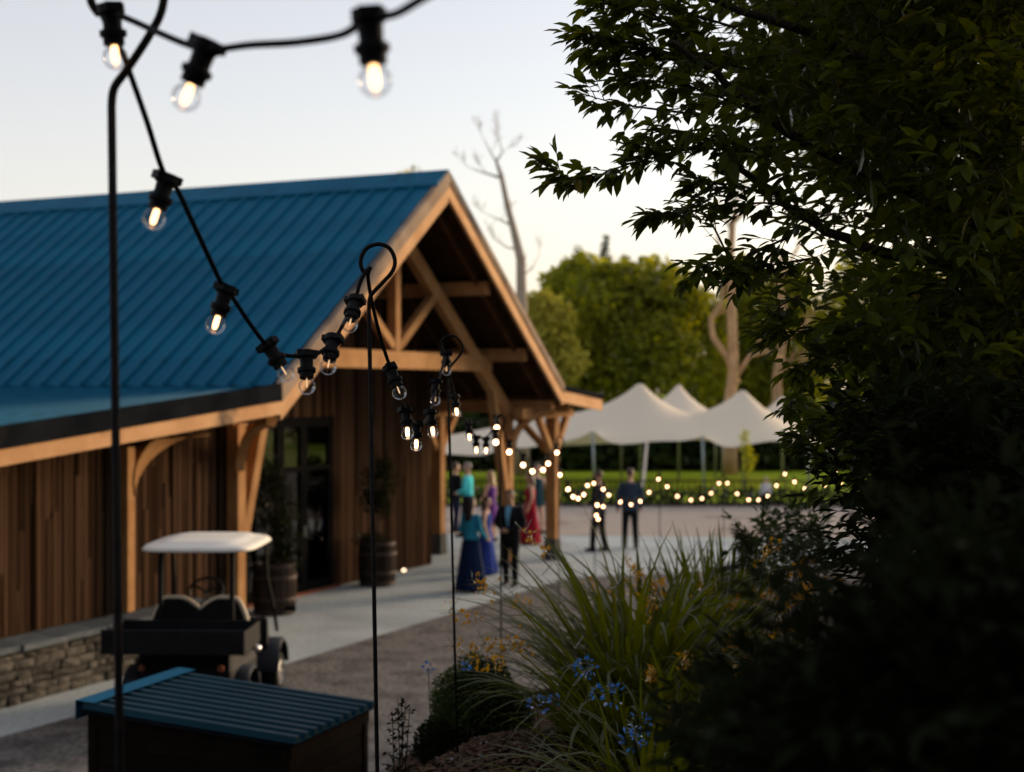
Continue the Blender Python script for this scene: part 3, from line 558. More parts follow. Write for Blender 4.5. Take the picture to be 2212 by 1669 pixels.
# ------------------------------------------------------------------ leaf clouds
def unit(a): return a / np.maximum(np.linalg.norm(a, axis=1, keepdims=True), 1e-9)
LEAF = np.array([(0, 0, 0), (0.33, -0.5, 0.05), (0.33, 0, -0.03), (0.33, 0.5, 0.05), (0.7, -0.36, 0.02), (0.7, 0, -0.05), (0.7, 0.36, 0.02), (1.0, 0, -0.1)])
LEAF_F = [(0, 1, 2), (0, 2, 3), (1, 4, 5, 2), (2, 5, 6, 3), (4, 7, 5), (5, 7, 6)]
QUAD = np.array([(0, 0, 0), (0.5, -0.5, 0.1), (1.0, 0, 0), (0.5, 0.5, -0.1)]); QUAD_F = [(0, 1, 2, 3)]
def frames(D, Nn):
    D = unit(D); S = np.cross(Nn, D); S = unit(S); N2 = np.cross(D, S); return D, S, N2
def cloud_mesh(name, P, D, Nn, L, wid, m, shape=LEAF, faces=LEAF_F):
    D, S, N2 = frames(D, Nn); K = len(P); s = shape; L = np.asarray(L).reshape(-1, 1, 1)
    vv = P[:, None, :] + L * (D[:, None, :] * s[None, :, 0:1] + S[:, None, :] * (s[None, :, 1:2] * wid) + N2[:, None, :] * s[None, :, 2:3])
    vv = vv.reshape(-1, 3); n = len(s); me = bpy.data.meshes.new(name)
    tot = [len(f) for f in faces]; fl = np.array([i for f in faces for i in f]); offs = (np.arange(K) * n)[:, None]
    loops = (fl[None, :] + offs).reshape(-1); lt = np.tile(tot, K); ls = np.concatenate([[0], np.cumsum(lt)[:-1]])
    me.vertices.add(len(vv)); me.vertices.foreach_set('co', vv.astype(np.float32).reshape(-1)); me.loops.add(len(loops)); me.loops.foreach_set('vertex_index', loops.astype(np.int32))
    me.polygons.add(len(lt)); me.polygons.foreach_set('loop_start', ls.astype(np.int32)); me.polygons.foreach_set('loop_total', lt.astype(np.int32))
    me.materials.append(m); me.update(calc_edges=True); me.validate(); return me
def rdir(n, up=0.0):
    d = rng.normal(size=(n, 3)); d = unit(d); d[:, 2] += up; return unit(d)
def blob_crown(blobs, n, size, lower=0.5):
    """leaf positions spread in shells of several overlapping blobs, gaps left between"""
    c = np.array([b[:3] for b in blobs]); r = np.array([b[3:6] for b in blobs]); w = (r[:, 0] * r[:, 1] * r[:, 2]) ** (2 / 3); idx = rng.choice(len(blobs), n, p=w / w.sum())
    d = rdir(n); rad = rng.uniform(lower, 1.05, (n, 1)) ** 0.6; P = c[idx] + d * rad * r[idx]
    Dn = unit(d * 0.6 + rdir(n) * 0.9 + np.array([0, 0, -0.25])); Nn = unit(d + rdir(n) * 0.7 + np.array([0, 0, 0.5])); return P, Dn, Nn, rng.uniform(0.6, 1.3, n) * size

# ------------------------------------------------------------------ half-barrel planters and their shrubs
def barrel(loc, label, r=0.36, h=0.82):
    t = thing('barrel_planter', label, 'planter', loc, group='oak barrel planters')
    n = 18
    for k in range(n):
        a0, a1 = 2 * math.pi * k / n, 2 * math.pi * (k + 0.95) / n; mb = MB(); vv = []
        for z, q in ((0, 0.88), (h * 0.3, 0.98), (h * 0.55, 1.0), (h, 0.9)):
            for a, d in ((a0, 0), (a1, 0), (a1, 0.03), (a0, 0.03)): vv.append(((r * q - d) * math.cos(a), (r * q - d) * math.sin(a), z))
        mb.add(vv, [(i * 4 + j, i * 4 + (j + 1) % 4, (i + 1) * 4 + (j + 1) % 4, (i + 1) * 4 + j) for i in range(3) for j in range(4)] + [(3, 2, 1, 0), (12, 13, 14, 15)]); mb.build('stave', M['barrel'], t)
    for z, q in ((0.06, 0.915), (0.26, 0.985), (0.6, 1.0), (0.78, 0.925)):
        mb = MB(); rr_ = r * q + 0.004; mb.lathe([(rr_ - 0.02, z - 0.025), (rr_, z - 0.025), (rr_, z + 0.025), (rr_ - 0.02, z + 0.025)], n=28); mb.build('hoop', M['hoop'], t, True, sharp=30)
    mb = MB(); mb.lathe([(0.01, h - 0.1), (r * 0.85, h - 0.1), (r * 0.85, h - 0.08), (0.01, h - 0.06)], n=20); mb.build('compost', M['soil'], t)
    return t
def potted(loc, label, blobs, n, size, m, stem):
    t = thing('potted_shrub', label, 'shrub', loc); P, D, Nn, L = blob_crown(blobs, n, size, 0.2)
    stuff(link('foliage', cloud_mesh('foliage', P, D, Nn, L, 0.4, M[m]), t)); mb = MB(); mb.tube(stem, 0.02, 7); mb.build('stem', M['bark'], t); return t
pb = BW(1.05, 1.95); barrel(pb, 'weathered barrel planter beneath a dark topiary shrub at the clad wall')
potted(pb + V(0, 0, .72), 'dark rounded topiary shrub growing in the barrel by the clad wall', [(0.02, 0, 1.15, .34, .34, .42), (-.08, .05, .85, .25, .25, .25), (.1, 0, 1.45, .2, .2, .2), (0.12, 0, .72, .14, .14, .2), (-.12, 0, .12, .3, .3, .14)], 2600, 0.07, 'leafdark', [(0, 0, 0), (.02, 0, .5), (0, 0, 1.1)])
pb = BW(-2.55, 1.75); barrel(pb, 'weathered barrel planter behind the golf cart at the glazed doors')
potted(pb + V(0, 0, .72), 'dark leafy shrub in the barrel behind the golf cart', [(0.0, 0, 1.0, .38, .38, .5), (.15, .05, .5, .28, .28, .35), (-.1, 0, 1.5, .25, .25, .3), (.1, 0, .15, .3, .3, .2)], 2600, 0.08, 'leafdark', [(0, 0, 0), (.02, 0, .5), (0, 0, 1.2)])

gl_p = BW(2.78, 2.36); t = thing('ground_light', 'small round lit ground light at the foot of the clad wall', 'light', gl_p)
mb = MB(); mb.lathe([(0.075, 0), (0.08, 0.03), (0.07, 0.06), (0.055, 0.06)], n=18); mb.build('housing', M['black'], t, True, sharp=30)
mb = MB(); mb.lathe([(0.054, 0.055), (0.062, 0.09), (0.055, 0.125), (0.03, 0.15), (0.001, 0.157)], n=18); mb.build('lens', M['ground_glow'], t, True); t.scale = (0.6, 0.6, 0.6)
# ------------------------------------------------------------------ people
SK_ = {k: mat('skin ' + k, c, tuple(x * 1.15 for x in c), 6, 0.55) for k, c in {'light': (0.5, 0.29, 0.2), 'tan': (0.38, 0.21, 0.13)}.items()}
HAIR = {k: mat('hair ' + k, c, tuple(x * 1.8 for x in c), 30, 0.5, st=(1, 1, 0.15)) for k, c in {'black': (0.012, 0.009, 0.007), 'brown': (0.05, 0.028, 0.015), 'fair': (0.3, 0.2, 0.1), 'grey': (0.2, 0.17, 0.15)}.items()}
CL = {}
def cloth(c):
    if c not in CL: CL[c] = mat('cloth %d' % len(CL), c, tuple(x * 0.75 for x in c), 5, 0.85, bump=0.3, bsc=14, st=(1, 1, 0.4), spec=0.06)
    return CL[c]
def remesh(mb, name, m, parent, vox, smooth=6):
    tmp = bpy.data.objects.new('tmp', mb.mesh('tmp', m)); sc.collection.objects.link(tmp)
    r = tmp.modifiers.new('r', 'REMESH'); r.mode = 'VOXEL'; r.voxel_size = vox; r.use_smooth_shade = True
    s = tmp.modifiers.new('s', 'SMOOTH'); s.iterations = smooth; s.factor = 0.5
    dg = bpy.context.evaluated_depsgraph_get(); me = bpy.data.meshes.new_from_object(tmp.evaluated_get(dg)); me.name = name
    me.materials.clear(); me.materials.append(m); old = tmp.data; bpy.data.objects.remove(tmp); bpy.data.meshes.remove(old); return link(name, me, parent)
def person(label, loc, rz, h=1.75, skin='light', hair='brown', hairlen=0.0, top=None, bottom=None, dress=None, jacket=None, arms=None, stance=0.1, fem=False, detail=0.014, look=0.0, skirt=None, dress_len=0.05, shoes=(0.015, 0.012, 0.012), shirt=None):
    t = thing('person', label, 'person', loc, rz, 'guests at the gathering'); k = h / 1.75
    S = lambda x, y, z: (x * k, y * k, z * k)
    shw = 0.165 if fem else 0.19; hipw = 0.1
    arms = arms or {'L': ((-0.26, 0.0, 1.14), (-0.25, 0.1, 0.9)), 'R': ((0.26, 0.0, 1.14), (0.25, 0.1, 0.9))}
    ank = {-1: (-0.1 - 0.02, stance, 0.08), 1: (0.1 + 0.02, -stance, 0.08)}; knee = {s: (s * 0.105, ank[s][1] * 0.45 + 0.03, 0.5) for s in (-1, 1)}
    b = MB()
    tors = [(0.86, 0, 0, .15, .105), (0.95, 0, 0, .165, .115), (1.08, 0, 0, .135 if fem else .15, .095), (1.25, 0, .01, .155 if fem else .175, .115), (1.36, 0, 0, .16 if fem else .185, .1), (1.43, 0, -.005, .11, .075), (1.47, 0, -.005, .055, .055)]
    b.loft([(z * k, x * k, y * k, rx * k, ry * k) for z, x, y, rx, ry in tors]); b.cap(S(0, -.005, 1.42), S(0, .01, 1.54), .052 * k, .05 * k)
    hy = 0.02 + look; b.ell(S(0, hy, 1.645 - look * .3), S(.074, .092, .108), 16, 12); b.ell(S(0, hy + .035, 1.585 - look * .3), S(.05, .055, .05)); b.cap(S(0, hy + .088, 1.64 - look * .3), S(0, hy + .103, 1.615 - look * .3), .011 * k, .015 * k, 6)
    for s in (-1, 1):
        b.ell(S(s * .076, hy - .005, 1.635 - look * .3), S(.014, .024, .034), 8, 6); b.ell(S(s * .03, hy + .08, 1.663 - look * .3), S(.02, .012, .01), 6, 4)
    def arm(m, rs, hand=True):
        for s, key in ((-1, 'L'), (1, 'R')):
            e, w = arms[key]; m.cap(S(s * shw, 0, 1.395), S(*e), rs[0] * k, rs[1] * k); m.cap(S(*e), S(*w), rs[1] * k, rs[2] * k)
            if hand:
                d = (Vector(w) - Vector(e)).normalized(); p = Vector(w) + d * 0.06; sd = d.cross(Vector((0, 0, 1)) if abs(d.z) < .9 else Vector((0, 1, 0))).normalized(); nn = sd.cross(d)
                m.cap(S(*(Vector(w) + d * .01)), S(*p), .03 * k, .036 * k, 8)
                for q, (off, ln) in enumerate(((-.03, .06), (-.01, .075), (.012, .07), (.032, .052))):
                    f0 = p + sd * off + d * .015; f1 = f0 + d * ln * .55; f2 = f1 + (d + nn * .7).normalized() * ln * .5; m.cap(S(*f0), S(*f1), .0095 * k, .0085 * k, 6); m.cap(S(*f1), S(*f2), .0085 * k, .007 * k, 6)
                th = Vector(w) + d * .03 + sd * -.03; m.cap(S(*th), S(*(th + (d - sd * .8).normalized() * .055)), .012 * k, .009 * k, 6)
    arm(b, (.05, .04, .028))
    def legs(m, r0, r1, r2, foot=True, zcut=0.08):
        for s in (-1, 1):
            m.cap(S(s * hipw * .9, 0, .9), S(*knee[s]), r0 * k, r1 * k)
            a = Vector(ank[s]); kn = Vector(knee[s]); f = (zcut - a.z) / (kn.z - a.z); a2 = a.lerp(kn, max(0, f)); m.cap(S(*kn), S(*a2), r1 * k, (r2 + (r1 - r2) * max(0, f)) * k)
            if foot: m.cap(S(a.x, a.y - .04, .05), S(a.x, a.y + .14, .035), .042 * k, .032 * k)
    legs(b, .085, .058, .04); remesh(b, 'body', SK_[skin], t, detail * k)
    for s in (-1, 1):   # eyes
        m_ = MB(); m_.ell(S(s * .03, hy + .089, 1.66 - look * .3), S(.011, .006, .006), 8, 6); m_.build('eye', M['black'], t, True)
    m_ = MB(); m_.ell(S(0, hy - .012, 1.672 - look * .3), S(.083, .097, .098), 16, 10); m_.v = [(x, min(y, (hy + .062) * k + (z - 1.72 * k) * .3), z) for x, y, z in m_.v]
    if hairlen: m_.loft([((1.70 - hairlen) * k, 0, -.06 * k, .075 * k, .03 * k), ((1.70 - hairlen * .75) * k, 0, -.075 * k, .1 * k, .045 * k), (1.5 * k, 0, (hy - .075) * k, .09 * k, .055 * k), (1.62 * k, 0, (hy - .04) * k, .09 * k, .075 * k), (1.7 * k, 0, (hy - .03) * k, .07 * k, .07 * k)])
    remesh(m_, 'hair', HAIR[hair], t, .014 * k, 4)
    if bottom:
        m_ = MB(); legs(m_, .1, .075, .062, False, .1); m_.loft([(z * k, 0, 0, rx * k, ry * k) for z, rx, ry in ((.82, .165, .12), (.92, .178, .128), (1.02, .16, .113))]); remesh(m_, 'trousers', cloth(bottom), t, .016 * k)
    up = jacket or top
    if up:
        m_ = MB(); o_ = .02 if jacket else .011; zb = .83 if jacket else .98
        rg = [(zb, 0, 0, .172 + o_, .118 + o_)] + [(z, x, y, rx + o_, ry + o_) for z, x, y, rx, ry in tors[2:6]] + [(1.455, 0, -.005, .075 + o_ / 2, .065)]
        m_.loft([(z * k, x * k, y * k, rx * k, ry * k) for z, x, y, rx, ry in rg])
        sl = (.044 + o_, .042 + o_ * .8, .03 + o_ * .8); arm(m_, sl, False); remesh(m_, 'jacket' if jacket else 'shirt', cloth(up), t, .014 * k, 4)
    if jacket and shirt:
        m_ = MB(); rows = [(1.465, .045, .085), (1.40, .055, .124), (1.34, .05, .146), (1.25, .036, .162), (1.15, .02, .152), (1.08, .006, .138)]
        vv = [S(x, y - abs(x) * .25, z) for z, hw, y in rows for x in (-hw, 0, hw)]
        m_.add(vv, [(r * 3 + q, r * 3 + q + 1, r * 3 + q + 4, r * 3 + q + 3) for r in range(5) for q in range(2)]); m_.build('shirt_front', cloth(shirt), t, True)
    if dress or skirt:
        m_ = MB(); c = dress or skirt; n = 40; rg = []
        if dress: rg += [(1.40, .125, .085), (1.34, .165, .115), (1.25, .168, .128)]
        rg += [(1.06, .148, .108), (1.0, .155, .115), (.88, .19, .15), (.6, .225, .19), (.3, .27, .235), (dress_len, .31, .28)] if dress_len < .3 else [(1.06, .148, .108), (.98, .165, .12), (.85, .19, .145), (dress_len, .215, .18)]
        vv = []; ff = []
        for i, (z, rx, ry) in enumerate(rg):
            fold = max(0, (1.0 - z)) * .085
            for q in range(n):
                a = 2 * math.pi * q / n; w = 1 + fold * math.sin(9 * a + i * .15) + fold * .5 * math.sin(5 * a); vv.append(S(rx * w * math.cos(a), ry * w * math.sin(a), z))
        ff = [(i * n + q, i * n + (q + 1) % n, (i + 1) * n + (q + 1) % n, (i + 1) * n + q) for i in range(len(rg) - 1) for q in range(n)]; m_.add(vv, ff); m_.build('dress' if dress else 'skirt', cloth(c), t, True)
    for s in (-1, 1):
        a = ank[s]; m_ = MB(); m_.cap(S(a[0], a[1] - .045, .05), S(a[0], a[1] + .15, .038), .05 * k, .036 * k); m_.v = [(x, y, max(z, 0.003)) for x, y, z in m_.v]; m_.build('shoe', cloth(shoes), t, True)
    return t
hold = {'L': ((-0.27, 0.02, 1.13), (-0.05, 0.22, 1.03)), 'R': ((0.27, 0.02, 1.13), (0.06, 0.24, 1.05))}
woman = person('woman in a long navy skirt and teal top with long dark hair', G(1017, 1279), R(-38), 1.67, 'tan', 'black', 0.48, top=(0.03, 0.26, 0.4), skirt=(0.008, 0.02, 0.06), arms={'L': ((-0.23, 0.0, 1.15), (-0.17, 0.2, 1.02)), 'R': ((0.23, 0.0, 1.15), (0.2, 0.2, 1.0))}, stance=.03, fem=True)
person('man in dark suit and pale blue shirt looking down at his hands', G(1103, 1266), R(158), 1.76, 'tan', 'black', 0, jacket=(0.014, 0.015, 0.018), bottom=(0.012, 0.012, 0.014), shirt=(0.2, 0.48, 0.7), arms=hold, stance=.09, look=.03)
person('man in turquoise shirt standing behind the woman in navy', V(-1.07, 35.4, 0), R(75), 1.8, 'light', 'grey', 0, top=(0.09, 0.72, 0.78), bottom=(0.02, 0.02, 0.03), arms=hold)
person('woman in short purple dress with fair hair under the porch', V(-.5, 34.3, 0), R(60), 1.66, 'light', 'fair', 0.35, dress=(0.17, 0.06, 0.3), dress_len=.5, fem=True, stance=.04, arms=hold)
person('woman in long red dress standing behind the suited man', V(.42, 33.7, 0), R(100), 1.66, 'light', 'brown', 0.3, dress=(0.33, 0.012, 0.03), fem=True, stance=.03)
person('person in dark teal dress right of the red dress', V(.62, 36.2, 0), R(-150), 1.72, 'light', 'brown', 0.2, dress=(0.02, 0.06, 0.08), dress_len=.7, fem=True, stance=.05)
person('woman in long royal blue dress partly hidden behind navy skirt', V(-.5, 28.2, 0), R(-100), 1.5, 'light', 'brown', 0.3, dress=(0.03, 0.06, 0.3), fem=True, stance=.03)
person('person in white shirt beside the corner of the clad wall', V(-1.78, 33.6, 0), R(120), 1.68, 'light', 'brown', 0, top=(0.62, 0.64, 0.7), bottom=(0.04, 0.04, 0.07))
person('person in black jacket behind the thin porch post', V(-1.42, 36.6, 0), R(-60), 1.74, 'light', 'brown', 0, jacket=(0.012, 0.012, 0.015), bottom=(0.02, 0.025, 0.06))
person('man in slate blue jacket facing the lawn beyond the plants', V(2.66, 32.8, 0), R(5), 1.8, 'light', 'brown', 0, jacket=(0.035, 0.055, 0.085), bottom=(0.015, 0.016, 0.02), stance=.05)
person('person in dark suit left of the slate blue jacket', V(1.92, 32.2, 0), R(60), 1.78, 'light', 'brown', 0, jacket=(0.02, 0.022, 0.03), bottom=(0.012, 0.012, 0.016), shirt=(0.5, 0.55, 0.6), arms=hold)
person('small child in white top standing near the far railing', V(7.25, 41.6, 0), R(20), 1.08, 'light', 'grey', 0, top=(0.6, 0.62, 0.66), bottom=(0.02, 0.02, 0.03), stance=.03)

# ------------------------------------------------------------------ stretch tent
tz0 = V(4.2, 50, 0); tent = thing('stretch_tent', 'large cream stretch tent with pointed peaks on the lawn', 'tent', tz0)
peaks = [(W(1383, 828, 53), 2.1, 2.6), (W(1466, 832, 57), 1.9, 2.2), (W(1605, 842, 53), 1.85, 2.6), (W(1690, 855, 57), 1.5, 2.2), (W(1180, 880, 54), 1.15, 2.4)]
props = [(W(1281, 948, 50), 0.62), (W(1518, 946, 50), 0.62), (W(1090, 960, 50), 0.5), (W(1745, 955, 50), .15)]
X0, X1, Y0, Y1 = -4.6, 11.3, 50.0, 59.5
def tent_base(x, y):
    u = (x - X0) / (X1 - X0); v = (y - Y0) / (Y1 - Y0); e = 16 * u * (1 - u) * v * (1 - v)
    return 1.22 + 1.0 * max(0, e) ** 0.75 + 0.1 * math.cos(u * 14) * (1 - v)
amp = [(p, p.z - tent_base(p.x, p.y), l * 0.62) for p, a, l in peaks]
def tent_z(x, y):
    z = tent_base(x, y); q = 0
    for p, a, l in amp: q = max(q, 0) + 0; 
    tot = 0
    for p, a, l in amp: tot = max(tot, a * math.exp(-math.hypot(x - p.x, y - p.y) / l)) + 0.22 * min(tot, a * math.exp(-math.hypot(x - p.x, y - p.y) / l))
    for p, a in props: tot += a * math.exp(-math.hypot(x - p.x, (y - p.y)) / 0.55)
    return z + tot
mb = MB(); nu, nv = 130, 60; vv = []
for j in range(nv + 1):
    for i in range(nu + 1):
        u, v = i / nu, j / nv; x = X0 + (X1 - X0) * u; y = Y0 + (Y1 - Y0) * v
        y += 0.35 * math.sin(u * math.pi * 4) ** 2 * (1 - v) ** 3; vv.append((x - tz0.x, y - tz0.y, tent_z(x, y)))
mb.add(vv, [(j * (nu + 1) + i, j * (nu + 1) + i + 1, (j + 1) * (nu + 1) + i + 1, (j + 1) * (nu + 1) + i) for j in range(nv) for i in range(nu)]); mb.build('canopy', M['canvas'], tent, True)
for p, a, l in amp:
    mb = MB(); mb.tube([V(p.x - tz0.x, p.y - tz0.y, 0), V(p.x - tz0.x, p.y - tz0.y, p.z - 0.03)], 0.05, 10); mb.build('tent_pole', M['steel'], tent, True)
for p, a in props:
    mb = MB(); mb.tube([V(p.x - tz0.x + .05, p.y - tz0.y + .05, 0), V(p.x - tz0.x, p.y - tz0.y + .05, tent_z(p.x, p.y) - .02)], 0.045, 10); mb.build('tent_pole', M['steel'], tent, True)
q0 = W(1398, 972, 50.4) - tz0; q0.z = tent_z(q0.x + tz0.x, 50.4); mb = MB(); mb.beam(q0, V(q0.x - .35, -1.6, 0), 0.09, 0.02); mb.build('guy_strap', M['canvas'], tent)
for px, yy in ((1342, 58.5), (1545, 58.5), (1560, 58.8), (1750, 57)):
    x = (px - CX) / F * yy; mb = MB(); mb.tube([V(x - tz0.x, yy - tz0.y, 0), V(x - tz0.x, yy - tz0.y, tent_z(x, yy) - .02)], 0.04, 8); mb.build('tent_pole', M['steel'], tent, True)

# ------------------------------------------------------------------ low hedge and railing at the lawn edge
hd = thing('low_hedge', 'low dark clipped hedge along the near edge of the lawn', 'hedge', (0, 45, 0))
P = np.column_stack([rng.uniform(-16, 26, 9000), rng.uniform(-.45, .45, 9000), rng.uniform(0.02, .5, 9000)]); D = rdir(9000); Nn = unit(rdir(9000) + np.array([0, -.5, .6]))
stuff(link('foliage', cloud_mesh('foliage', P, D, Nn, rng.uniform(.12, .22, 9000), .5, M['tree_dark'], QUAD, QUAD_F), hd))
rl = thing('railing', 'dark metal railing of thin upright bars before the low hedge', 'railing', (0, 44.2, 0)); bar = MB().box((0, 0, .42), (.03, .03, .8)).mesh('bar', M['black'])
for i in range(190): link('bar', bar, rl, (-13 + i * .17, 0, 0))
for z in (.12, .8): mb = MB(); mb.box((3.2, 0, z), (32.6, .04, .04)); mb.build('rail', M['black'], rl)

# ------------------------------------------------------------------ trees behind
def tree(label, name, base, height, blobs, n, size, m, trunk_r=0.25, group='trees beyond the lawn', lower=.45, bark='bark'):
    t = thing(name, label, 'tree', base, 0, group); P, D, Nn, L = blob_crown(blobs, n, size, lower)
    stuff(link('crown', cloud_mesh('crown', P, D, Nn, L, 0.75, M[m], QUAD, QUAD_F), t)); mb = MB()
    top = blobs[0]; pts = [(0, 0, -.1), (.1, 0, height * .25), (-.05, .1, height * .5), (top[0], top[1], height * .75)]; mb.tube(pts, [trunk_r * 1.3, trunk_r, trunk_r * .7, trunk_r * .3], 8)
    for b in blobs[1:7]: mb.tube([(0, 0, height * .3), ((b[0]) * .5, b[1] * .5, (height * .3 + b[2]) / 2 + .2), tuple(b[:3])], [trunk_r * .5, trunk_r * .35, trunk_r * .12], 6)
    mb.build('trunk', M[bark], t, True); return t
def bz(px, py, Z, rpx, dy=0, fl=1.0): p = W(px, py, Z + dy); r = rpx / F * Z; return (p.x, p.y, p.z, r, r, r * fl)
def tree_px(label, name, px, Z, blobs, n, size, m, **k):
    big = list(blobs)
    for b in big:
        if b[2] < 30: continue
        for _ in range(7):
            a = random.uniform(0, 6.283); e = random.uniform(-.5, 1); q = b[2] * .78; blobs = blobs + [(b[0] + q * math.cos(a) * math.cos(e), b[1] - q * math.sin(e), b[2] * random.uniform(.28, .45), (b[3] if len(b) > 3 else 0) - q * abs(math.sin(a)) * math.cos(e) / F * Z)]
    base = V((px - CX) / F * Z, Z, 0); bb = []
    for b in blobs: q = bz(b[0], b[1], Z, b[2], b[3] if len(b) > 3 else 0, b[4] if len(b) > 4 else 1.0); bb.append((q[0] - base.x, q[1] - base.y, q[2], q[3], q[4], q[5]))
    return tree(label, name, base, max(b[2] for b in bb), bb, n, size, m, **k)
tree_px('broad rounded dark green tree rising behind the tent', 'broadleaf_tree', 1390, 76, [(1385, 690, 125, 0), (1300, 700, 95, -2), (1330, 640, 75, -1), (1420, 630, 70, 0), (1480, 690, 80, 1), (1260, 780, 75, -2), (1400, 790, 120, -2), (1500, 790, 80, 0), (1230, 840, 60, 0), (1470, 650, 55, -2), (1370, 615, 50, 1)], 15000, .42, 'tree_mid', trunk_r=.4)
tree_px('bright yellow green tree to the left of the rounded tree', 'broadleaf_tree', 1225, 84, [(1235, 640, 65), (1215, 700, 70), (1250, 590, 40), (1195, 760, 60), (1165, 690, 40), (1260, 575, 28), (1290, 600, 38)], 7000, .38, 'tree_yel', lower=.3)
tree_px('pale olive shrubby tree beside the barn roof edge', 'broadleaf_tree', 1180, 70, [(1180, 740, 50), (1200, 690, 45), (1165, 660, 35), (1215, 780, 55), (1150, 800, 60)], 5500, .3, 'tree_olive', lower=.3)
tree_px('olive green tree behind the twisted pale trunk', 'broadleaf_tree', 1640, 82, [(1640, 690, 85), (1600, 620, 45), (1690, 640, 60), (1560, 720, 55), (1720, 730, 70), (1640, 790, 90), (1610, 590, 30), (1590, 820, 80), (1700, 830, 80), (1540, 830, 70)], 15000, .42, 'tree_mid', lower=.35)
tree_px('large dark tree at right mostly hidden by near leaves', 'broadleaf_tree', 1900, 78, [(1900, 680, 130), (1800, 720, 90), (2000, 720, 110), (1850, 800, 110), (2080, 690, 120), (1950, 620, 70)], 8000, .45, 'tree_mid', lower=.4)
tree_px('dark low tree seen through the porch', 'broadleaf_tree', 1040, 72, [(1040, 850, 90), (960, 860, 80), (1120, 860, 80), (1000, 930, 80), (1100, 930, 80)], 6500, .4, 'tree_dark', lower=.3)
tree_px('dark tree behind the barn with its leafy tip over the ridge', 'broadleaf_tree', 890, 62, [(885, 520, 70), (860, 600, 110), (880, 430, 42), (905, 372, 11), (880, 375, 9), (893, 358, 7), (868, 372, 6), (900, 390, 20)], 3800, .2, 'tree_olive', lower=.2)
def conifer(label, px, top, Z, wpx, n):
    base = V((px - CX) / F * Z, Z, 0); Ht = W(px, top, Z).z; t = thing('conifer_tree', label, 'tree', base, 0, 'trees beyond the lawn'); f = rng.uniform(0, 1, n) ** .7; a = rng.uniform(0, 6.283, n); r = wpx / F * Z * f * (.75 + .25 * np.sin(f * 60)) * rng.uniform(.2, 1, n)
    P = np.column_stack([r * np.cos(a), r * np.sin(a), Ht * (1 - .85 * f) - r * .3]); D = unit(np.column_stack([np.cos(a), np.sin(a), -.4 * np.ones(n)]) + .4 * rdir(n)); stuff(link('crown', cloud_mesh('crown', P, D, unit(rdir(n) + np.array([0, 0, 1.])), rng.uniform(.25, .5, n), .4, M['tree_dark'], QUAD, QUAD_F), t))
    mb = MB(); mb.tube([(0, 0, 0), (0, 0, Ht)], [.2, .02], 7); mb.build('trunk', M['bark'], t)
conifer('dark pointed conifer rising behind the yellow green tree', 1307, 506, 95, 62, 2600)
conifer('shorter blurred conifer left of the pointed one', 1250, 528, 97, 55, 2200)
conifer('small pale conifer tip right of the pointed one', 1350, 545, 99, 50, 1600)
hb = thing('tall_hedge', 'dark tall hedge behind the tent at the back of the lawn', 'hedge', (0, 64, 0)); n = 22000
P = np.column_stack([rng.uniform(-30, 58, n), rng.uniform(-1.2, 1.2, n), rng.uniform(.05, 1, n) ** .8 * 3.0]); P[:, 2] *= .85 + .2 * np.sin(P[:, 0] * 1.1) + .1 * np.sin(P[:, 0] * 2.7)
stuff(link('foliage', cloud_mesh('foliage', P, rdir(n), unit(rdir(n) + np.array([0, -.6, .6])), rng.uniform(.3, .6, n), .7, M['tree_dark'], QUAD, QUAD_F), hb))
mb = MB(); mb.box((14, .3, 1.1), (88, 1.0, 2.2)); mb.build('core', M['leafdark'], hb)
# bare dead trees
def limb(mb, p, d, L, r, depth, spread=.6):
    pts = [p]; rr = [r]; q = p.copy(); dd = d.copy(); n = 5
    for i in range(n): dd = (dd + Vector((random.uniform(-.3, .3), random.uniform(-.3, .3), random.uniform(-.15, .3)))).normalized(); q = q + dd * L / n; pts.append(q.copy()); rr.append(r * (1 - .75 * (i + 1) / n))
    mb.tube(pts, rr, 5)
    if depth > 0:
        for i in range(2, n + 1):
            for _ in range(random.choice((1, 2))): e = (dd * .6 + Vector((random.uniform(-1, 1), random.uniform(-1, 1), random.uniform(-.2, 1))) * spread).normalized(); limb(mb, pts[i].copy(), e, L * random.uniform(.35, .6), rr[i] * .6 + .004, depth - 1, spread)
def dead_tree(label, Z, path, radii, limbs, m='palebark'):
    pts = [W(x, y, Z) for x, y in path]; base = V(pts[0].x, Z, 0); t = thing('bare_tree', label, 'tree', base, 0, 'bare dead trees'); mb = MB(); pts = [V(pts[0].x, Z, -.05)] + pts; L_ = [p - base for p in pts]; mb.tube(L_, [radii[0] * 1.2] + list(radii), 9); mb.build('trunk', M[m], t, True)
    for lp, r in limbs:
        mb = MB(); q = [W(x, y, Z + random.uniform(-.4, .4)) - base for x, y in lp]; q[0] = W(lp[0][0], lp[0][1], Z) - base; mb.tube(q, [r * (1 - .7 * i / (len(q) - 1)) for i in range(len(q))], 7)
        limb(mb, q[-1], (q[-1] - q[-2]).normalized(), .8, r * .3, 2); mid = q[len(q) // 2]; limb(mb, mid, Vector((random.uniform(-1, 1), .2, .5)).normalized(), .8, r * .3, 2); mb.build('branch', M[m], t, True)
dead_tree('tall bare crooked tree to the right of the barn ridge', 60, [(1128, 980), (1128, 700), (1125, 560), (1108, 490), (1095, 440), (1083, 380), (1072, 350)], [.3, .24, .2, .15, .12, .1, .06],
          [([(1083, 385), (1050, 375), (1020, 365)], .06), ([(1072, 350), (1085, 330), (1078, 300)], .05), ([(1075, 355), (1060, 330), (1045, 300)], .045), ([(1108, 490), (1080, 475), (1055, 465)], .05), ([(1120, 540), (1095, 535), (1070, 520)], .045), ([(1122, 600), (1150, 580), (1165, 550)], .04)], 'greybark_hazed')
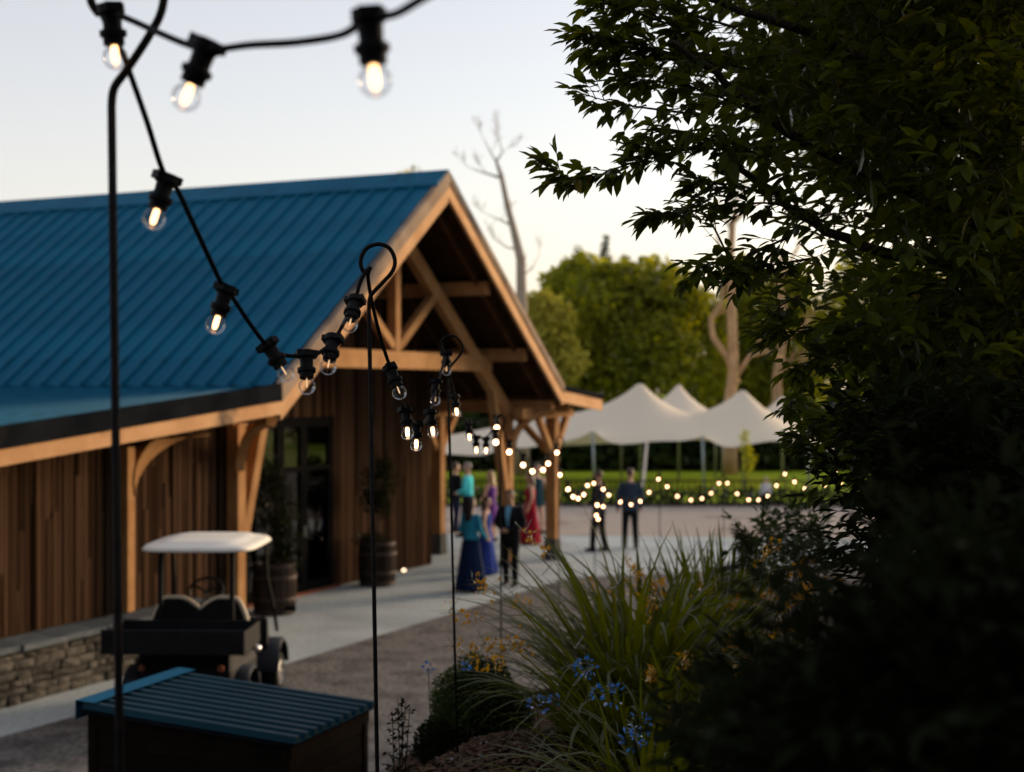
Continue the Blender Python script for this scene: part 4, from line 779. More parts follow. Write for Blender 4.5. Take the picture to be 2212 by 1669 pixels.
dead_tree('twisted pale bare tree standing behind the tent', 61, [(1578, 985), (1575, 880), (1585, 800), (1580, 650), (1578, 560), (1582, 490), (1590, 440)], [.3, .26, .22, .19, .17, .14, .07],
          [([(1592, 830), (1570, 770), (1540, 730), (1535, 690), (1560, 650), (1562, 600), (1550, 560)], .16), ([(1590, 815), (1620, 770), (1660, 760), (1690, 775)], .12), ([(1585, 480), (1610, 455), (1640, 440)], .12), ([(1580, 500), (1560, 460), (1550, 400)], .07), ([(1590, 440), (1610, 400), (1620, 370)], .07)])
dead_tree('second pale bare trunk right of the twisted tree', 66, [(1680, 985), (1678, 820), (1690, 740), (1690, 660), (1680, 600), (1690, 540)], [.26, .22, .18, .17, .14, .08],
          [([(1685, 740), (1720, 720), (1750, 690)], .12), ([(1688, 600), (1710, 560), (1730, 520)], .1), ([(1680, 800), (1730, 790), (1790, 800)], .1)])
t = thing('young_tree', 'slender young green tree before the tent', 'tree', W(1612, 1062, 46).xy.to_3d()); b0 = t.location
bb = [(0, 0, 1.75, .18, .18, .3), (-.05, 0, 2.15, .14, .14, .22), (.12, 0, 1.4, .2, .2, .25), (.05, 0, 1.1, .16, .16, .2)]; P, D, Nn, L = blob_crown(bb, 420, .1, .1); stuff(link('crown', cloud_mesh('crown', P, D, Nn, L, .6, M['tree_yel'], QUAD, QUAD_F), t)); mb = MB(); mb.tube([(0, 0, 0), (.03, 0, 1.2), (-.05, 0, 2.2)], [.025, .018, .006], 6); mb.build('trunk', M['bark'], t)

# ------------------------------------------------------------------ crook poles
def smooth_path(pts, n=6):
    P = [Vector(p) for p in pts]; out = []
    for i in range(len(P) - 1):
        a = P[max(i - 1, 0)]; b = P[i]; c = P[i + 1]; d = P[min(i + 2, len(P) - 1)]
        for k in range(n):
            t = k / n; out.append(0.5 * ((2 * b) + (c - a) * t + (2 * a - 5 * b + 4 * c - d) * t * t + (3 * b - a - 3 * c + d) * t ** 3))
    out.append(P[-1]); return out
def crook(label, Z, shaft, loop, r=0.006, gz=None):
    """shaft: two pixels (top, some lower point) of the straight rod; loop: pixels of the hook above it"""
    a, b = W(*shaft[0], Z), W(*shaft[1], Z); d = (b - a).normalized(); g = bank_z(b.x, b.y) if gz is None else gz; foot = a + d * ((a.z - g) / -d.z)
    t = thing('crook_pole', label, 'pole', (foot.x, foot.y, g), 0, 'crook poles carrying the festoon lights'); L0 = t.location.copy()
    mb = MB(); mb.tube([foot - L0 + d * .1, a - L0], r, 10); mb.build('rod', M['blacksteel'], t, True)
    pts = smooth_path([a] + [W(x, y, Z) for x, y in loop], 7); mb = MB(); mb.tube([p - L0 for p in pts], r, 10); mb.build('hook', M['blacksteel'], t, True)
crook('thick blurred crook pole nearest the camera at left', 2.6, ((241, 228), (258, 1600)), [(247, 190), (275, 150), (322, 78), (350, 20), (350, -40), (305, -95), (245, -95), (203, -50), (196, 0), (214, 32)], .0076)
crook('sharp crook pole in front of the barn gable', 4.0, ((797, 668), (815, 1669)), [(801, 640), (824, 614), (847, 588), (853, 563), (841, 537), (817, 528), (791, 538), (779, 565), (786, 588), (800, 580)], .006)
crook('third crook pole standing in the low round bush', 6.7, ((968, 818), (983, 1430)), [(972, 795), (992, 770), (1000, 750), (988, 731), (972, 726), (956, 735), (953, 752), (962, 766)], .006)
crook('fourth crook pole in front of the suited man', 10.6, ((1081, 945), (1082, 1370)), [(1083, 930), (1090, 915), (1089, 902), (1080, 897), (1072, 902), (1071, 915)], .0058)
crook('fifth crook pole against the right veranda post', 15.0, ((1206, 990), (1207, 1250)), [(1209, 978), (1217, 965), (1217, 950), (1211, 943), (1204, 946), (1202, 958)], .006)
for lab, px, py, Z in (('far crook pole near the person in dark suit', 1284, 1034, 22.5), ('far crook pole right of the slate blue jacket', 1424, 1024, 26.0), ('far crook pole before the twisted trunk', 1562, 1034, 28.0), ('far crook pole right of the small child', 1697, 1014, 27.0)):
    crook(lab, Z, ((px + 1, py + 6), (px + 1, py + 100)), [(px + 3, py), (px + 3, py - 7), (px, py - 10), (px - 3, py - 6), (px - 2, py)], .008)

# ------------------------------------------------------------------ festoon strings
HOLD = [(0.010, -0.012), (0.019, -0.010), (0.0195, 0.006), (0.0145, 0.010), (0.0135, 0.030), (0.0145, 0.034), (0.0195, 0.036), (0.0195, 0.046), (0.0155, 0.048), (0.0150, 0.062), (0.008, 0.062)]
HOLD = [(r_ * 1.22, z_) for r_, z_ in HOLD]
mb = MB(); mb.lathe(HOLD, n=18); mb.box((0, 0, -0.003), (0.054, 0.03, 0.016)); hold_me = mb.mesh('lamp_holder', M['black'], True); hold_me.set_sharp_from_angle(angle=R(35))
BR = 0.0225; prof = [(0.009, 0.056), (0.0105, 0.062)] + [(BR * math.sin(t), 0.083 - BR * math.cos(t)) for t in [0.5 + (math.pi - 0.5) * k / 14 for k in range(15)]]; prof[-1] = (0.0005, 0.083 + BR)
mb = MB(); mb.lathe(prof, n=24); bulb_me = mb.mesh('bulb', M['bulb'], True)
def fil_mesh(m):
    mb = MB()
    if m == 'filament_dim':
        mb.lathe([(0.001, 0.062), (0.0022, 0.066), (0.0024, 0.082), (0.001, 0.087)], n=8); return mb.mesh('filament', M[m], True)
    mb.lathe([(0.003, 0.06), (0.0062, 0.064), (0.0068, 0.074), (0.0068, 0.086), (0.005, 0.093), (0.001, 0.095)], n=12); return mb.mesh('filament', M[m], True)
fil_hot, fil_dim, fil_mid = fil_mesh('filament'), fil_mesh('filament_dim'), fil_mesh('filament_mid')
mb = MB(); mb.ell((0, 0, 0.083), (0.0185, 0.0185, 0.0185), 14, 10); glow_me = mb.mesh('filament', M['glow'], True)
def festoon(label, cable, lamps, r=0.0056, loc=None):
    """cable: (px, py, Z) points; lamps: (attach px, py, Z, direction px dx, dy, depth lean, kind)"""
    t = thing('festoon_string', label, 'string lights', W(*cable[0]) if loc is None else loc, 0, 'festoon strings'); L0 = t.location.copy()
    pts = smooth_path([W(*c) for c in cable], 6); mb = MB(); mb.tube([p - L0 for p in pts], r, 8); mb.build('cable', M['rubber'], t, True)
    for i, (x, y, Z, dx, dy, lean, kind) in enumerate(lamps):
        p = W(x, y, Z); d = Vector((dx, 0, -dy)).normalized(); d = Vector((d.x, lean, d.z)).normalized(); q = Vector((0, 0, 1)).rotation_difference(d)
        mtx = Matrix.Translation(p - L0) @ q.to_matrix().to_4x4()
        h = link('lamp_holder', hold_me, t); h.matrix_basis = mtx
        b = link('bulb', bulb_me, t); b.matrix_basis = mtx
        link('filament', {'hot': fil_hot, 'dim': fil_dim, 'mid': fil_mid, 'far': glow_me}[kind], b)
    return t
festoon('nearest festoon string of blurred lit bulbs hanging above the roof', [(1010, -60, 1.7), (905, 2, 1.78), (850, 32, 1.84), (795, 38, 1.9), (740, 75, 1.97), (640, 92, 2.05), (540, 98, 2.12), (452, 108, 2.2), (400, 95, 2.28), (340, 70, 2.38), (285, 45, 2.5), (240, 28, 2.58), (214, 30, 2.6)],
        [(797, 36, 1.9, 12, 140, .1, 'hot'), (447, 100, 2.2, -42, 96, .1, 'hot'), (240, 22, 2.58, 6, 95, .1, 'hot')], .0056)
festoon('festoon string sagging from the near pole across the blue roof', [(216, 26, 2.6), (262, 110, 2.6), (283, 165, 2.62), (318, 265, 2.72), (352, 370, 2.85), (380, 405, 2.95), (425, 500, 3.1), (478, 612, 3.28), (500, 640, 3.36), (540, 700, 3.48), (578, 748, 3.6), (615, 768, 3.66), (662, 768, 3.74), (690, 762, 3.8), (718, 738, 3.86), (742, 700, 3.9), (766, 652, 3.95), (780, 605, 3.98), (800, 578, 4.0)],
        [(360, 388, 2.87, -18, 62, -.1, 'hot'), (488, 627, 3.3, -16, 60, -.15, 'hot'), (579, 747, 3.6, 30, 46, -.1, 'dim'), (662, 768, 3.74, 3, 55, -.3, 'dim'), (719, 735, 3.86, -4, 40, -.6, 'dim'), (767, 652, 3.95, -5, 36, -.8, 'dim')])
festoon('festoon string between the sharp pole and the third pole', [(800, 578, 4.0), (795, 600, 4.02), (805, 660, 4.1), (822, 730, 4.25), (843, 795, 4.5), (862, 850, 4.8), (876, 885, 5.1), (890, 908, 5.35), (905, 920, 5.55), (925, 900, 5.8), (935, 870, 6.1), (945, 830, 6.35), (958, 785, 6.55), (963, 762, 6.7)],
        [(843, 797, 4.5, 14, 34, -.3, 'dim'), (877, 888, 5.1, 3, 34, -.3, 'mid'), (900, 917, 5.5, 0, 36, -.3, 'mid'), (931, 892, 5.85, 4, 34, -.3, 'mid'), (941, 826, 6.3, 0, 30, -.3, 'dim'), (964, 765, 6.65, 1, 30, -.4, 'dim')])
festoon('festoon string between the third pole and the fourth pole', [(964, 765, 6.7), (970, 800, 6.8), (983, 855, 7.2), (998, 895, 7.8), (1012, 918, 8.3), (1028, 942, 8.9), (1050, 945, 9.5), (1065, 925, 10.0), (1072, 900, 10.4), (1074, 902, 10.6)],
        [(983, 858, 7.3, 3, 25, -.3, 'mid'), (1012, 916, 8.3, 2, 25, -.3, 'mid'), (1028, 946, 8.9, 1, 25, -.3, 'mid'), (1050, 949, 9.5, 0, 25, -.3, 'mid'), (1070, 931, 10.1, 1, 22, -.3, 'far'), (1073, 901, 10.5, 0, 22, -.3, 'far')])
def far_lamps(bulbs, drop=12): return [(x, y - drop, Z, 0, 20, -.2, 'far') for x, y, Z in bulbs]
def far_string(label, bulbs, start, end):
    drop = 12; cab = [start] + [(x, y - drop, Z) for x, y, Z in bulbs] + [end]; festoon(label, cab, far_lamps(bulbs, drop), .005)
far_string('festoon string between the fourth pole and the veranda post pole', [(1100, 966, 11.2), (1130, 996, 12.2), (1150, 1011, 13.0), (1173, 1009, 13.8), (1184, 996, 14.3), (1203, 973, 14.9)], (1074, 902, 10.6), (1204, 948, 15))
def lerpZ(pts, z0, z1): return [(x, y, z0 + (z1 - z0) * i / max(1, len(pts) - 1)) for i, (x, y) in enumerate(pts)]
far_string('festoon string dipping right of the veranda post', lerpZ([(1209, 1022), (1227, 1054), (1238, 1071), (1249, 1076), (1261, 1068), (1269, 1049), (1283, 1045)], 15.6, 22), (1205, 960, 15.1), (1284, 1030, 22.5))
far_string('festoon string looping low before the person in dark suit', lerpZ([(1290, 1090), (1288, 1113), (1292, 1122), (1303, 1095)], 19, 22), (1284, 1032, 18.5), (1306, 1060, 22.6))
far_string('festoon string in front of the slate blue jacket', lerpZ([(1303, 1058), (1315, 1071), (1340, 1086), (1363, 1092), (1383, 1085), (1402, 1066), (1422, 1038)], 22.6, 26), (1285, 1032, 22.5), (1424, 1024, 26))
far_string('festoon string in the middle of the lawn edge', lerpZ([(1441, 1054), (1463, 1075), (1492, 1083), (1516, 1080), (1536, 1069), (1553, 1047)], 26.2, 28), (1424, 1024, 26), (1562, 1030, 28))
far_string('festoon string between the twisted trunk and the child', lerpZ([(1571, 1047), (1592, 1070), (1617, 1083), (1638, 1083), (1658, 1075), (1677, 1052), (1695, 1027)], 28, 27), (1562, 1030, 28), (1697, 1012, 27))
far_string('rightmost festoon string half hidden by the shrubs', lerpZ([(1716, 1044), (1738, 1058), (1755, 1066), (1780, 1050), (1803, 1020), (1815, 1044), (1838, 1040)], 26.8, 24), (1697, 1012, 27), (1850, 1030, 24))

# ------------------------------------------------------------------ foreground tree at right
def poly_px(n, poly, z0, z1):
    xs_ = [p[0] for p in poly]; ys_ = [p[1] for p in poly]; out = []
    while len(out) < n:
        x = random.uniform(min(xs_), max(xs_)); y = random.uniform(min(ys_), max(ys_))
        if inside(x, y, poly): out.append((x, y, random.uniform(z0, z1)))
    return out
class Leaves:
    def __init__(s): s.P = []; s.D = []; s.N = []; s.L = []; s.tw = MB()
    def twig(s, p, d, length, n, ll, r=0.0018, droop=0.25):
        p = Vector(p); d = Vector(d).normalized(); pts = [p.copy()]
        for i in range(n):
            d = (d + Vector((random.uniform(-.18, .18), random.uniform(-.18, .18), random.uniform(-.2, .16)))).normalized(); p = p + d * length / n; pts.append(p.copy())
            sd = d.cross(Vector((random.uniform(-.5, .5), random.uniform(-.5, .5), 1))).normalized() * (1 if i % 2 else -1)
            up = Vector((random.uniform(-.6, .6), random.uniform(-.6, .6), 1))
            for q in ((sd,) if random.random() < .6 else (sd, -sd)):
                dd = (d * random.uniform(.4, 1.1) + q * random.uniform(.5, 1.0) + Vector((random.uniform(-.3, .3), random.uniform(-.3, .3), -droop + random.uniform(-.25, .3)))).normalized(); s.P.append(p.copy()); s.D.append(dd); s.N.append(up); s.L.append(ll * random.uniform(.65, 1.15))
        s.P.append(p.copy()); s.D.append(d); s.N.append(Vector((0, 0, 1)) + Vector((random.uniform(-.4, .4), random.uniform(-.4, .4), 0))); s.L.append(ll); s.tw.tube(pts, [r * (1 - .6 * i / n) for i in range(n + 1)], 4)
    def arr(s): return np.array([tuple(p) for p in s.P]), np.array([tuple(p) for p in s.D]), np.array([tuple(p) for p in s.N]), np.array(s.L)
ft = thing('laurel_tree', 'large dark leafy tree reaching in from the right edge', 'tree', (3.3, 5.4, bank_z(3.3, 5.4))); L0 = ft.location.copy()
edge, mass = Leaves(), Leaves()
limbs = [[(2330, 900, 5.3), (2200, 640, 5.2), (2050, 570, 5.1), (1909, 544, 5.0), (1753, 482, 4.9), (1650, 399, 4.8), (1560, 340, 4.7)], [(2330, 700, 5.5), (2130, 500, 5.3), (2000, 430, 5.2), (1805, 342, 5.0), (1650, 249, 4.8), (1546, 160, 4.7), (1450, 90, 4.6)],
         [(2250, 560, 5.6), (2050, 260, 5.3), (1850, 120, 5.0), (1650, 40, 4.9), (1480, -20, 4.8)], [(2250, 780, 5.2), (2080, 700, 5.0), (1930, 690, 4.9), (1800, 720, 4.8)], [(2280, 950, 5.1), (2100, 900, 4.9), (1900, 890, 4.8)]]
for lp in limbs:
    q = smooth_path([W(*p) for p in lp], 4); n = len(q); mb = MB(); mb.tube([p - L0 + Vector((random.uniform(-.006, .006),) * 3) for p in q], [.03 * (1 - .75 * i / n) for i in range(n)], 7); mb.build('limb', M['bark'], ft, True)
mb = MB(); mb.tube([V(0, 0, -.1), V(.1, .1, .6), V(.15, .15, 1.3), V(.3, .3, 2.4)], [.13, .11, .1, .05], 10); mb.build('trunk', M['bark'], ft, True)
for lp in limbs:
    q0 = W(*lp[0]) - L0; mb = MB(); mb.tube([V(.12, .12, .9 + random.uniform(-.2, .4)), (V(.12, .12, 1.2) + q0) / 2, q0], [.07, .05, .03], 7); mb.build('limb', M['bark'], ft, True)
sprays = [([(1640, 335), (1480, 322), (1340, 352), (1235, 388), (1170, 372)], 4.45, 1.0), ([(1430, 118), (1330, 92), (1235, 72)], 4.55, .8), ([(1430, 120), (1320, 100), (1245, 92)], 4.6, .6), ([(1500, 250), (1400, 238), (1310, 225), (1245, 208)], 4.6, .55), ([(1760, 482), (1640, 440), (1500, 452), (1390, 462)], 4.6, 1.0), ([(1680, 510), (1570, 560), (1475, 576)], 4.55, .9),
          ([(1860, 700), (1740, 712), (1640, 722)], 4.6, .8), ([(1820, 900), (1740, 925), (1690, 942)], 4.5, .4), ([(1830, 920), (1760, 950), (1700, 965)], 4.5, .4), ([(1470, 70), (1350, 30), (1275, 5)], 4.5, .9), ([(1560, 330), (1440, 285), (1370, 290)], 4.5, .8), ([(1650, 260), (1470, 190), (1340, 170)], 4.6, 1.0), ([(1600, 150), (1450, 130), (1290, 130)], 4.7, 1.0), ([(1640, 420), (1560, 400), (1480, 400)], 4.6, .7), ([(1720, 560), (1630, 575), (1560, 590)], 4.6, .9), ([(1720, 830), (1690, 860), (1675, 880)], 4.4, .5), ([(1900, 720), (1780, 760), (1700, 790)], 4.5, .9), ([(1560, 60), (1400, 10), (1310, -20)], 4.6, 1.), ([(1700, 640), (1660, 660), (1640, 690)], 4.7, .6), ([(1560, 590), (1500, 470), (1440, 440)], 4.8, .25)]
for path, Z, dens in sprays:
    path = [(x + 28, y) for x, y in path]
    q = smooth_path([W(x, y, Z + .25 * (1 - i / max(1, len(path) - 1))) for i, (x, y) in enumerate(path)], 7); n = len(q); mb = edge.tw; mb.tube(q, [.005 * (1 - .75 * i / n) for i in range(n)], 5)
    for i in range(1, n):
        tdir = (q[i] - q[i - 1]).normalized(); f = i / n
        for _ in range(1 + (random.random() < dens)):
            if random.random() > dens + .2: continue
            d = (tdir * .9 + Vector((random.uniform(-.6, .6), random.uniform(-.9, .9), random.uniform(-.55, .6)))).normalized(); Lt = random.uniform(.05, .14) * (1.25 - .75 * f); edge.twig(q[i], d, Lt, random.choice((2, 3, 3)), .068)
    edge.twig(q[-1], (q[-1] - q[-2]), .04, 2, .055)
dense = [(1450, -120), (1370, -60), (1390, 50), (1430, 150), (1490, 235), (1560, 290), (1650, 310), (1650, 370), (1700, 450), (1790, 520), (1790, 590), (1850, 640), (1850, 690), (1880, 790), (1880, 870), (1890, 960), (1960, 1010), (2420, 1100), (2420, -160)]
for (x, y, Z) in poly_px(2100, dense, 4.5, 6.3):
    w = (x - 1330) / 880
    if 420 < y < 610 and 1580 < x < 1980 and random.random() < .62: continue
    if random.random() > .26 + .9 * w + (.3 if y > 620 else 0): continue
    if 300 < y - (x - 1560) * .32 < 420 and x < 1700 and random.random() < .5: continue
    mass.twig(W(x, y, Z), Vector((random.uniform(-1, .3), random.uniform(-.7, .7), random.uniform(-.6, .6))), random.uniform(.14, .3), random.choice((4, 4, 5)), .092)
core_px = [(1700, -150), (1650, 60), (1760, 250), (1850, 380), (2000, 430), (2060, 560), (1930, 610), (1910, 720), (1930, 860), (1950, 960), (2450, 1120), (2450, -200)]
for (x, y, Z) in poly_px(1900, core_px, 6.2, 8.2):
    if 400 < y < 600 and x < 2120 and random.random() < .75: continue
    mass.twig(W(x, y, Z), Vector((random.uniform(-1, 1), random.uniform(-.7, .7), random.uniform(-.6, .6))), random.uniform(.2, .45), 6, .12)
for (x, y, Z) in poly_px(750, [(1500, -160), (1420, -420), (1700, -800), (2700, -800), (2700, -160)], 4.6, 7.5):
    mass.twig(W(x, y, Z), Vector((random.uniform(-1, .6), random.uniform(-.7, .7), random.uniform(-.6, .6))), random.uniform(.2, .45), 6, .12)
leaf_vars = []
for wd in (.34, .4, .46):
    for mm in ('leaf', 'leaf', 'leafyellow'): mb = MB(); mb.add([(x, y * wd, z) for x, y, z in LEAF], LEAF_F); leaf_vars.append(mb.mesh('leaf', M[mm], True))
P, D, Nn, L = edge.arr(); px = CX + F * P[:, 0] / P[:, 1]; order = np.argsort(px + rng.uniform(-90, 90, len(px)))
Du, Su, Nu = frames(D, Nn)
for i in order[:300]:
    me = leaf_vars[random.choice((0, 1, 3, 4, 6, 7) * 4 + (2, 5))]; o = link('leaf', me, ft); m4 = Matrix((Du[i] * L[i], Su[i] * L[i], Nu[i] * L[i])).transposed().to_4x4(); m4.translation = Vector(P[i]) - L0; o.matrix_basis = m4
rest = order[300:]; P2, D2, N2, L2 = mass.arr()
Pa = np.concatenate([P[rest], P2]) - np.array(tuple(L0)); Da = np.concatenate([D[rest], D2]); Na = np.concatenate([Nn[rest], N2]); La = np.concatenate([L[rest], L2])
stuff(link('foliage', cloud_mesh('foliage', Pa, Da, Na, La, .42, M['leaf']), ft))
for lv in (edge, mass):
    lv.tw.v = [(x - L0.x, y - L0.y, z - L0.z) for x, y, z in lv.tw.v]; stuff(lv.tw.build('twigs', M['bark'], ft))
pick = rng.choice(len(P2), 60, replace=False); pick = pick[(L2[pick] < .09)]
stuff(link('yellow_leaves', cloud_mesh('yellow_leaves', P2[pick] - np.array(tuple(L0)) + np.array([0, -.02, 0]), D2[pick], N2[pick], L2[pick], .36, M['leafyellow']), ft))

# ------------------------------------------------------------------ dark shrubs low on the right
def shrub(label, poly, z0, z1, n, ll, m, twl=(.12, .25), name='shrub', base=None):
    lv = Leaves(); cs = poly_px(n, poly, z0, z1)
    for c in cs:
        p = W(*c)
        if p.z < bank_z(p.x, p.y) + .03: continue
        lv.twig(p, Vector((random.uniform(-1, 1), random.uniform(-1, 1), random.uniform(-.2, .9))), random.uniform(*twl), random.choice((4, 5, 6)), ll, .002)
    P, D, Nn, L = lv.arr(); b = Vector(P.mean(axis=0)); b.z = bank_z(b.x, b.y); t = thing(name, label, 'shrub', b); o = np.array(tuple(b)); stuff(link('foliage', cloud_mesh('foliage', P - o, D, Nn, L, .36, M[m]), t))
    mb = MB()
    for c in random.sample(cs, min(26, len(cs))):
        q = W(*c) - b
        if q.z > .1: mb.tube([V(q.x * .3, q.y * .3, -.05), V(q.x * .7, q.y * .7, q.z * .55), q], [.009, .006, .003], 5)
    mb.build('stems', M['bark'], t); return t
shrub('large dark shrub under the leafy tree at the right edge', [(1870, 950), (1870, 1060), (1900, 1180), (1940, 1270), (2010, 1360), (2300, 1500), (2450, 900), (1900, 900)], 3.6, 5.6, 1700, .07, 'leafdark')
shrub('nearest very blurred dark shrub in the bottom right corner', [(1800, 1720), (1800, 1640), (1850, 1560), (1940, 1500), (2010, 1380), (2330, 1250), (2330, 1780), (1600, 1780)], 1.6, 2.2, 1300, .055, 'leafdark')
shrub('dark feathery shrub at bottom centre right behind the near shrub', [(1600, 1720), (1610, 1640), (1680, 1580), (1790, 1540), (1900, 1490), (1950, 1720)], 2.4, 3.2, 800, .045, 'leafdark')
shrub('grey green feathery plant right of the strap-leaved clump', [(1620, 1150), (1700, 1120), (1760, 1090), (1800, 1200), (1770, 1300), (1650, 1290)], 8.0, 9.5, 220, .07, 'tree_dark')
# low round bush on the bank edge
def bush(label, c, r, n, size, m, hz=1.0):
    core = MB(); core.ell((0, 0, .05), (r * .8, r * .8, r * .82 * hz), 18, 12)
    b = V(c[0], c[1], bank_z(c[0], c[1]) - .05); t = thing('round_bush', label, 'bush', b); d = rdir(n); d[:, 2] = np.abs(d[:, 2]) - .12; P = d * rng.uniform(.78, 1.04, (n, 1)) * np.array([r, r, r * hz]) + np.array([0, 0, .05]); P *= 1 + .08 * np.sin(P[:, :1] * 20) * np.cos(P[:, 2:] * 17)
    stuff(link('foliage', cloud_mesh('foliage', P, unit(d + .8 * rdir(n)), unit(d + .6 * rdir(n)), rng.uniform(.6, 1.3, n) * size, .45, M[m]), t)); mb = MB()
    for k in range(14):
        a = rdir(1)[0]; mb.tube([(0, 0, -.05), (a[0] * r * .5, a[1] * r * .5, abs(a[2]) * r * .5), (a[0] * r * .95, a[1] * r * .95, abs(a[2]) * r * .95 * hz)], [.008, .005, .002], 5)
    mb.build('stems', M['bark'], t); core.build('inner_growth', M['leafdark'], t, True); return t
c = W(1032, 1500, 7.6); bush('low round dark green bush at the foot of the third pole', (c.x, c.y), .28, 15000, .021, 'bush', 1.75)
c = W(955, 1590, 7.0); bush('small trailing dark bush below the round bush at the bank edge', (c.x, c.y), .14, 1200, .026, 'leafdark', 1.2)
# spindly plant beside the sharp pole
c = W(858, 1660, 6.2); zb = bank_z(c.x, c.y); t = thing('spindly_plant', 'small spindly upright leafy plant beside the sharp pole', 'plant', (c.x, c.y, zb)); lv = Leaves(); topz = W(866, 1500, 6.2).z
for k in range(5):
    p0 = Vector((random.uniform(-.05, .05), random.uniform(-.05, .05), -.03)); p1 = Vector((random.uniform(-.04, .06), random.uniform(-.05, .05), (topz - zb) * random.uniform(.6, 1.0))); lv.tw.tube([p0, (p0 + p1) / 2 + Vector((.01, 0, 0)), p1], [.004, .003, .0015], 5)
    for i in range(16): f = i / 16; lv.twig(p0.lerp(p1, f), Vector((random.uniform(-1, 1), random.uniform(-1, 1), .5)), random.uniform(.03, .06) * (1.2 - f), 3, .026, .001)
P, D, Nn, L = lv.arr(); stuff(link('foliage', cloud_mesh('foliage', P, D, Nn, L, .5, M['leafdark']), t)); lv.tw.build('stems', M['bark'], t)

# ------------------------------------------------------------------ strap-leaved clumps with yellow flowers
def blade_mesh(L, w, bend, az0):
    mb = MB(); n = 8; p = Vector((0, 0, 0)); el = R(random.uniform(*az0)); vv = []
    for i in range(n + 1):
        f = i / n; ww = w * (1 - f ** 2.2) * (.6 + .4 * min(1, f * 4)) + .0006; vv += [(p.x, -ww, p.z), (p.x, 0, p.z - ww * .35), (p.x, ww, p.z)]; a = el - bend * f ** 1.4; p = p + Vector((math.cos(a), 0, math.sin(a))) * L / n
    mb.add(vv, [(i * 3 + k, i * 3 + k + 1, (i + 1) * 3 + k + 1, (i + 1) * 3 + k) for i in range(n) for k in range(2)]); return mb.mesh('blade', M['blade'], True)
def clump(label, c, nb, rad, Lm, lean=0.0, flowers=0, bendm=1.0, el=(62, 88)):
    t = thing('strap_leaf_clump', label, 'plant', (c[0], c[1], bank_z(c[0], c[1]) - .02), 0, 'strap-leaved clumps on the bank'); vars_ = [blade_mesh(1.0, random.uniform(.012, .02), R(random.uniform(15, 120)) * bendm, el) for _ in range(26)]
    for i in range(nb):
        a = random.uniform(0, 6.283); rr = rad * math.sqrt(random.random()); o = link('blade', random.choice(vars_), t); s = Lm * random.uniform(.55, 1.1)
        o.location = (rr * math.cos(a), rr * math.sin(a), 0); o.rotation_euler = (random.uniform(-.2, .2), random.uniform(-.22, .12) + lean, a + random.uniform(-.7, .7)); o.scale = (s, s * random.uniform(.8, 1.2), s)
    for i in range(flowers):
        a = random.uniform(0, 6.283); L = Lm * random.uniform(.75, 1.1); el = R(random.uniform(45, 80)); pts = []; p = Vector((rad * .5 * math.cos(a), rad * .5 * math.sin(a), 0)); n = 7
        for k in range(n + 1):
            pts.append(p.copy()); e = el - R(50) * (k / n) ** 1.5; p = p + Vector((math.cos(a) * math.cos(e), math.sin(a) * math.cos(e), math.sin(e))) * L / n
        mb = MB(); mb.tube(pts, [.0028 * (1 - .6 * k / n) for k in range(n + 1)], 5)
        for k in range(6): q = pts[-1 - k // 4]; mb.tube([q, q + Vector((random.uniform(-.06, .06), random.uniform(-.06, .06), random.uniform(-.01, .07)))], .0013, 4)
        st = mb.build('flower_stem', M['seed'] if i % 3 == 2 else M['stem'], t)
        if i % 3 == 2: continue
        K = 34; ctr = np.array([tuple(pts[-1].lerp(pts[-2], random.random())) for _ in range(K)]) + rng.normal(size=(K, 3)) * .02; stuff(link('flower', cloud_mesh('flower', ctr, rdir(K, .3), rdir(K, .5), rng.uniform(.02, .036, K), .5, M['yflower']), st))
    return t
c = W(1375, 1470, 7.3); clump('big arching clump of strap leaves with yellow flowers in the centre', (c.x, c.y), 300, .24, 1.1, 0, 34, 1.1, (50, 86))
c = W(1345, 1500, 6.7); clump('lower arching strap leaves spilling left over the mulch', (c.x, c.y), 260, .2, .8, .06, 8, 1.15, (42, 80))
c = W(1450, 1440, 7.9); clump('dark full clump of strap leaves between the two flowering clumps', (c.x, c.y), 290, .26, 1.0, 0, 0, .9, (50, 86))
c = W(1560, 1470, 6.6); clump('low dark strap leaves in front of the upright clump', (c.x, c.y), 220, .22, .7, 0, 0, 1.1, (45, 85))
c = W(1550, 1330, 8.3); clump('upright strap-leaved clump behind and right of the big clump', (c.x, c.y), 240, .22, 1.0, -.12, 8, .55)
c = W(1680, 1400, 7.8); clump('sparse thin strap leaves leaning right over the bare soil', (c.x, c.y), 60, .15, .6, .1, 0, .8)
c = W(1420, 1580, 5.6); clump('dark drooping strap leaves among the blue flowers', (c.x, c.y), 220, .2, .7, .1, 0, 1.3, (40, 80))
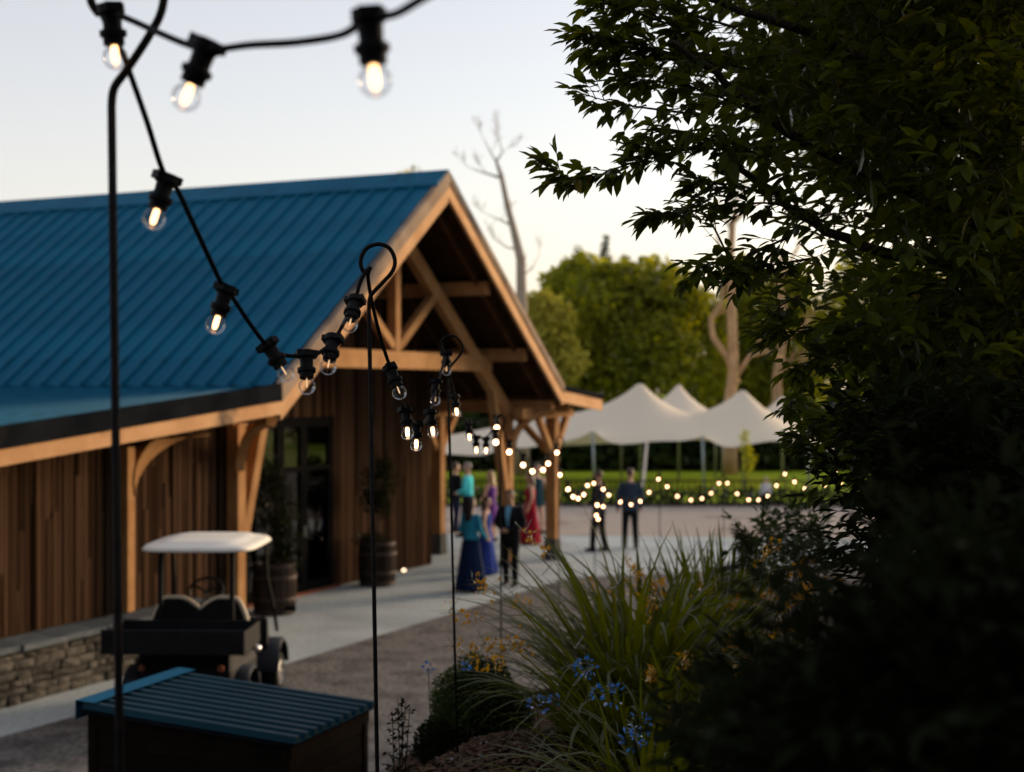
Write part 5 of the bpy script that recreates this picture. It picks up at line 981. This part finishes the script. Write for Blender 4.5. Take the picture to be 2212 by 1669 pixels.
# blue flower heads
for lab, px, py, Z in (('topmost blue flower head above the others', 1266, 1446, 5.9), ('large left blue flower head over the mulch', 1160, 1525, 6.2), ('small blue flower head right of the large left one', 1200, 1512, 6.3), ('pale blue flower head in the middle of the group', 1325, 1503, 5.8), ('small blue flower head left of the pale middle one', 1290, 1497, 5.9), ('blue flower head right of the middle under the strap leaves', 1382, 1565, 5.5), ('lowest blue flower head near the bottom', 1368, 1595, 5.3), ('single deep blue flower on the left side of the round bush', 925, 1443, 7.4), ('small deep blue flower on the face of the round bush', 1004, 1441, 7.2)):
    p = W(px, py, Z); g = bank_z(p.x, p.y); t = thing('blue_flower', lab, 'flower', (p.x, p.y, g), 0, 'blue flowers in the bed'); hh = max(.05, p.z - g); mb = MB(); mb.tube([(0.02, .03, -.03), (.01, .01, hh * .5), (0, 0, hh)], .0025, 6); mb.build('stem', M['stem'], t)
    sm = 'deep' in lab or 'small' in lab; K = 16 if sm else 34; rr = .018 if sm else .038; d = rdir(K, .1); P = d * rr + np.array([0, 0, hh]); stuff(link('flower_head', cloud_mesh('flower_head', P, unit(d + .5 * rdir(K)), unit(d + rdir(K)), rng.uniform(.014, .026, K), .5, M['bflower']), t))

# ------------------------------------------------------------------ unseen foliage added behind and right of the camera to shade the foreground
n = 5200; P = np.column_stack([rng.uniform(-34, 30, n), rng.uniform(-26, -7, n), rng.uniform(0, 1, n) ** .8 * 15]); n2 = 2600
P = np.concatenate([P, np.column_stack([rng.uniform(3.6, 8.5, n2), rng.uniform(-3, 5.2, n2), rng.uniform(1.6, 6.5, n2)])]); n3 = 2600; P = np.concatenate([P, np.column_stack([rng.uniform(9.5, 13, n3), rng.uniform(6, 22.5, n3), rng.uniform(0, 7, n3)])]); S_ = np.concatenate([rng.uniform(.9, 1.6, n), rng.uniform(.25, .45, n2), rng.uniform(.5, .9, n3)]); K = n + n2 + n3
o = stuff(link('added_shade_foliage', cloud_mesh('added_shade_foliage', P, rdir(K), rdir(K, .3), S_, .7, M['tree_dark'], QUAD, QUAD_F))); tag(o, 'unseen dark foliage added behind the viewpoint and beyond the right edge for shade', 'added_shade_foliage')
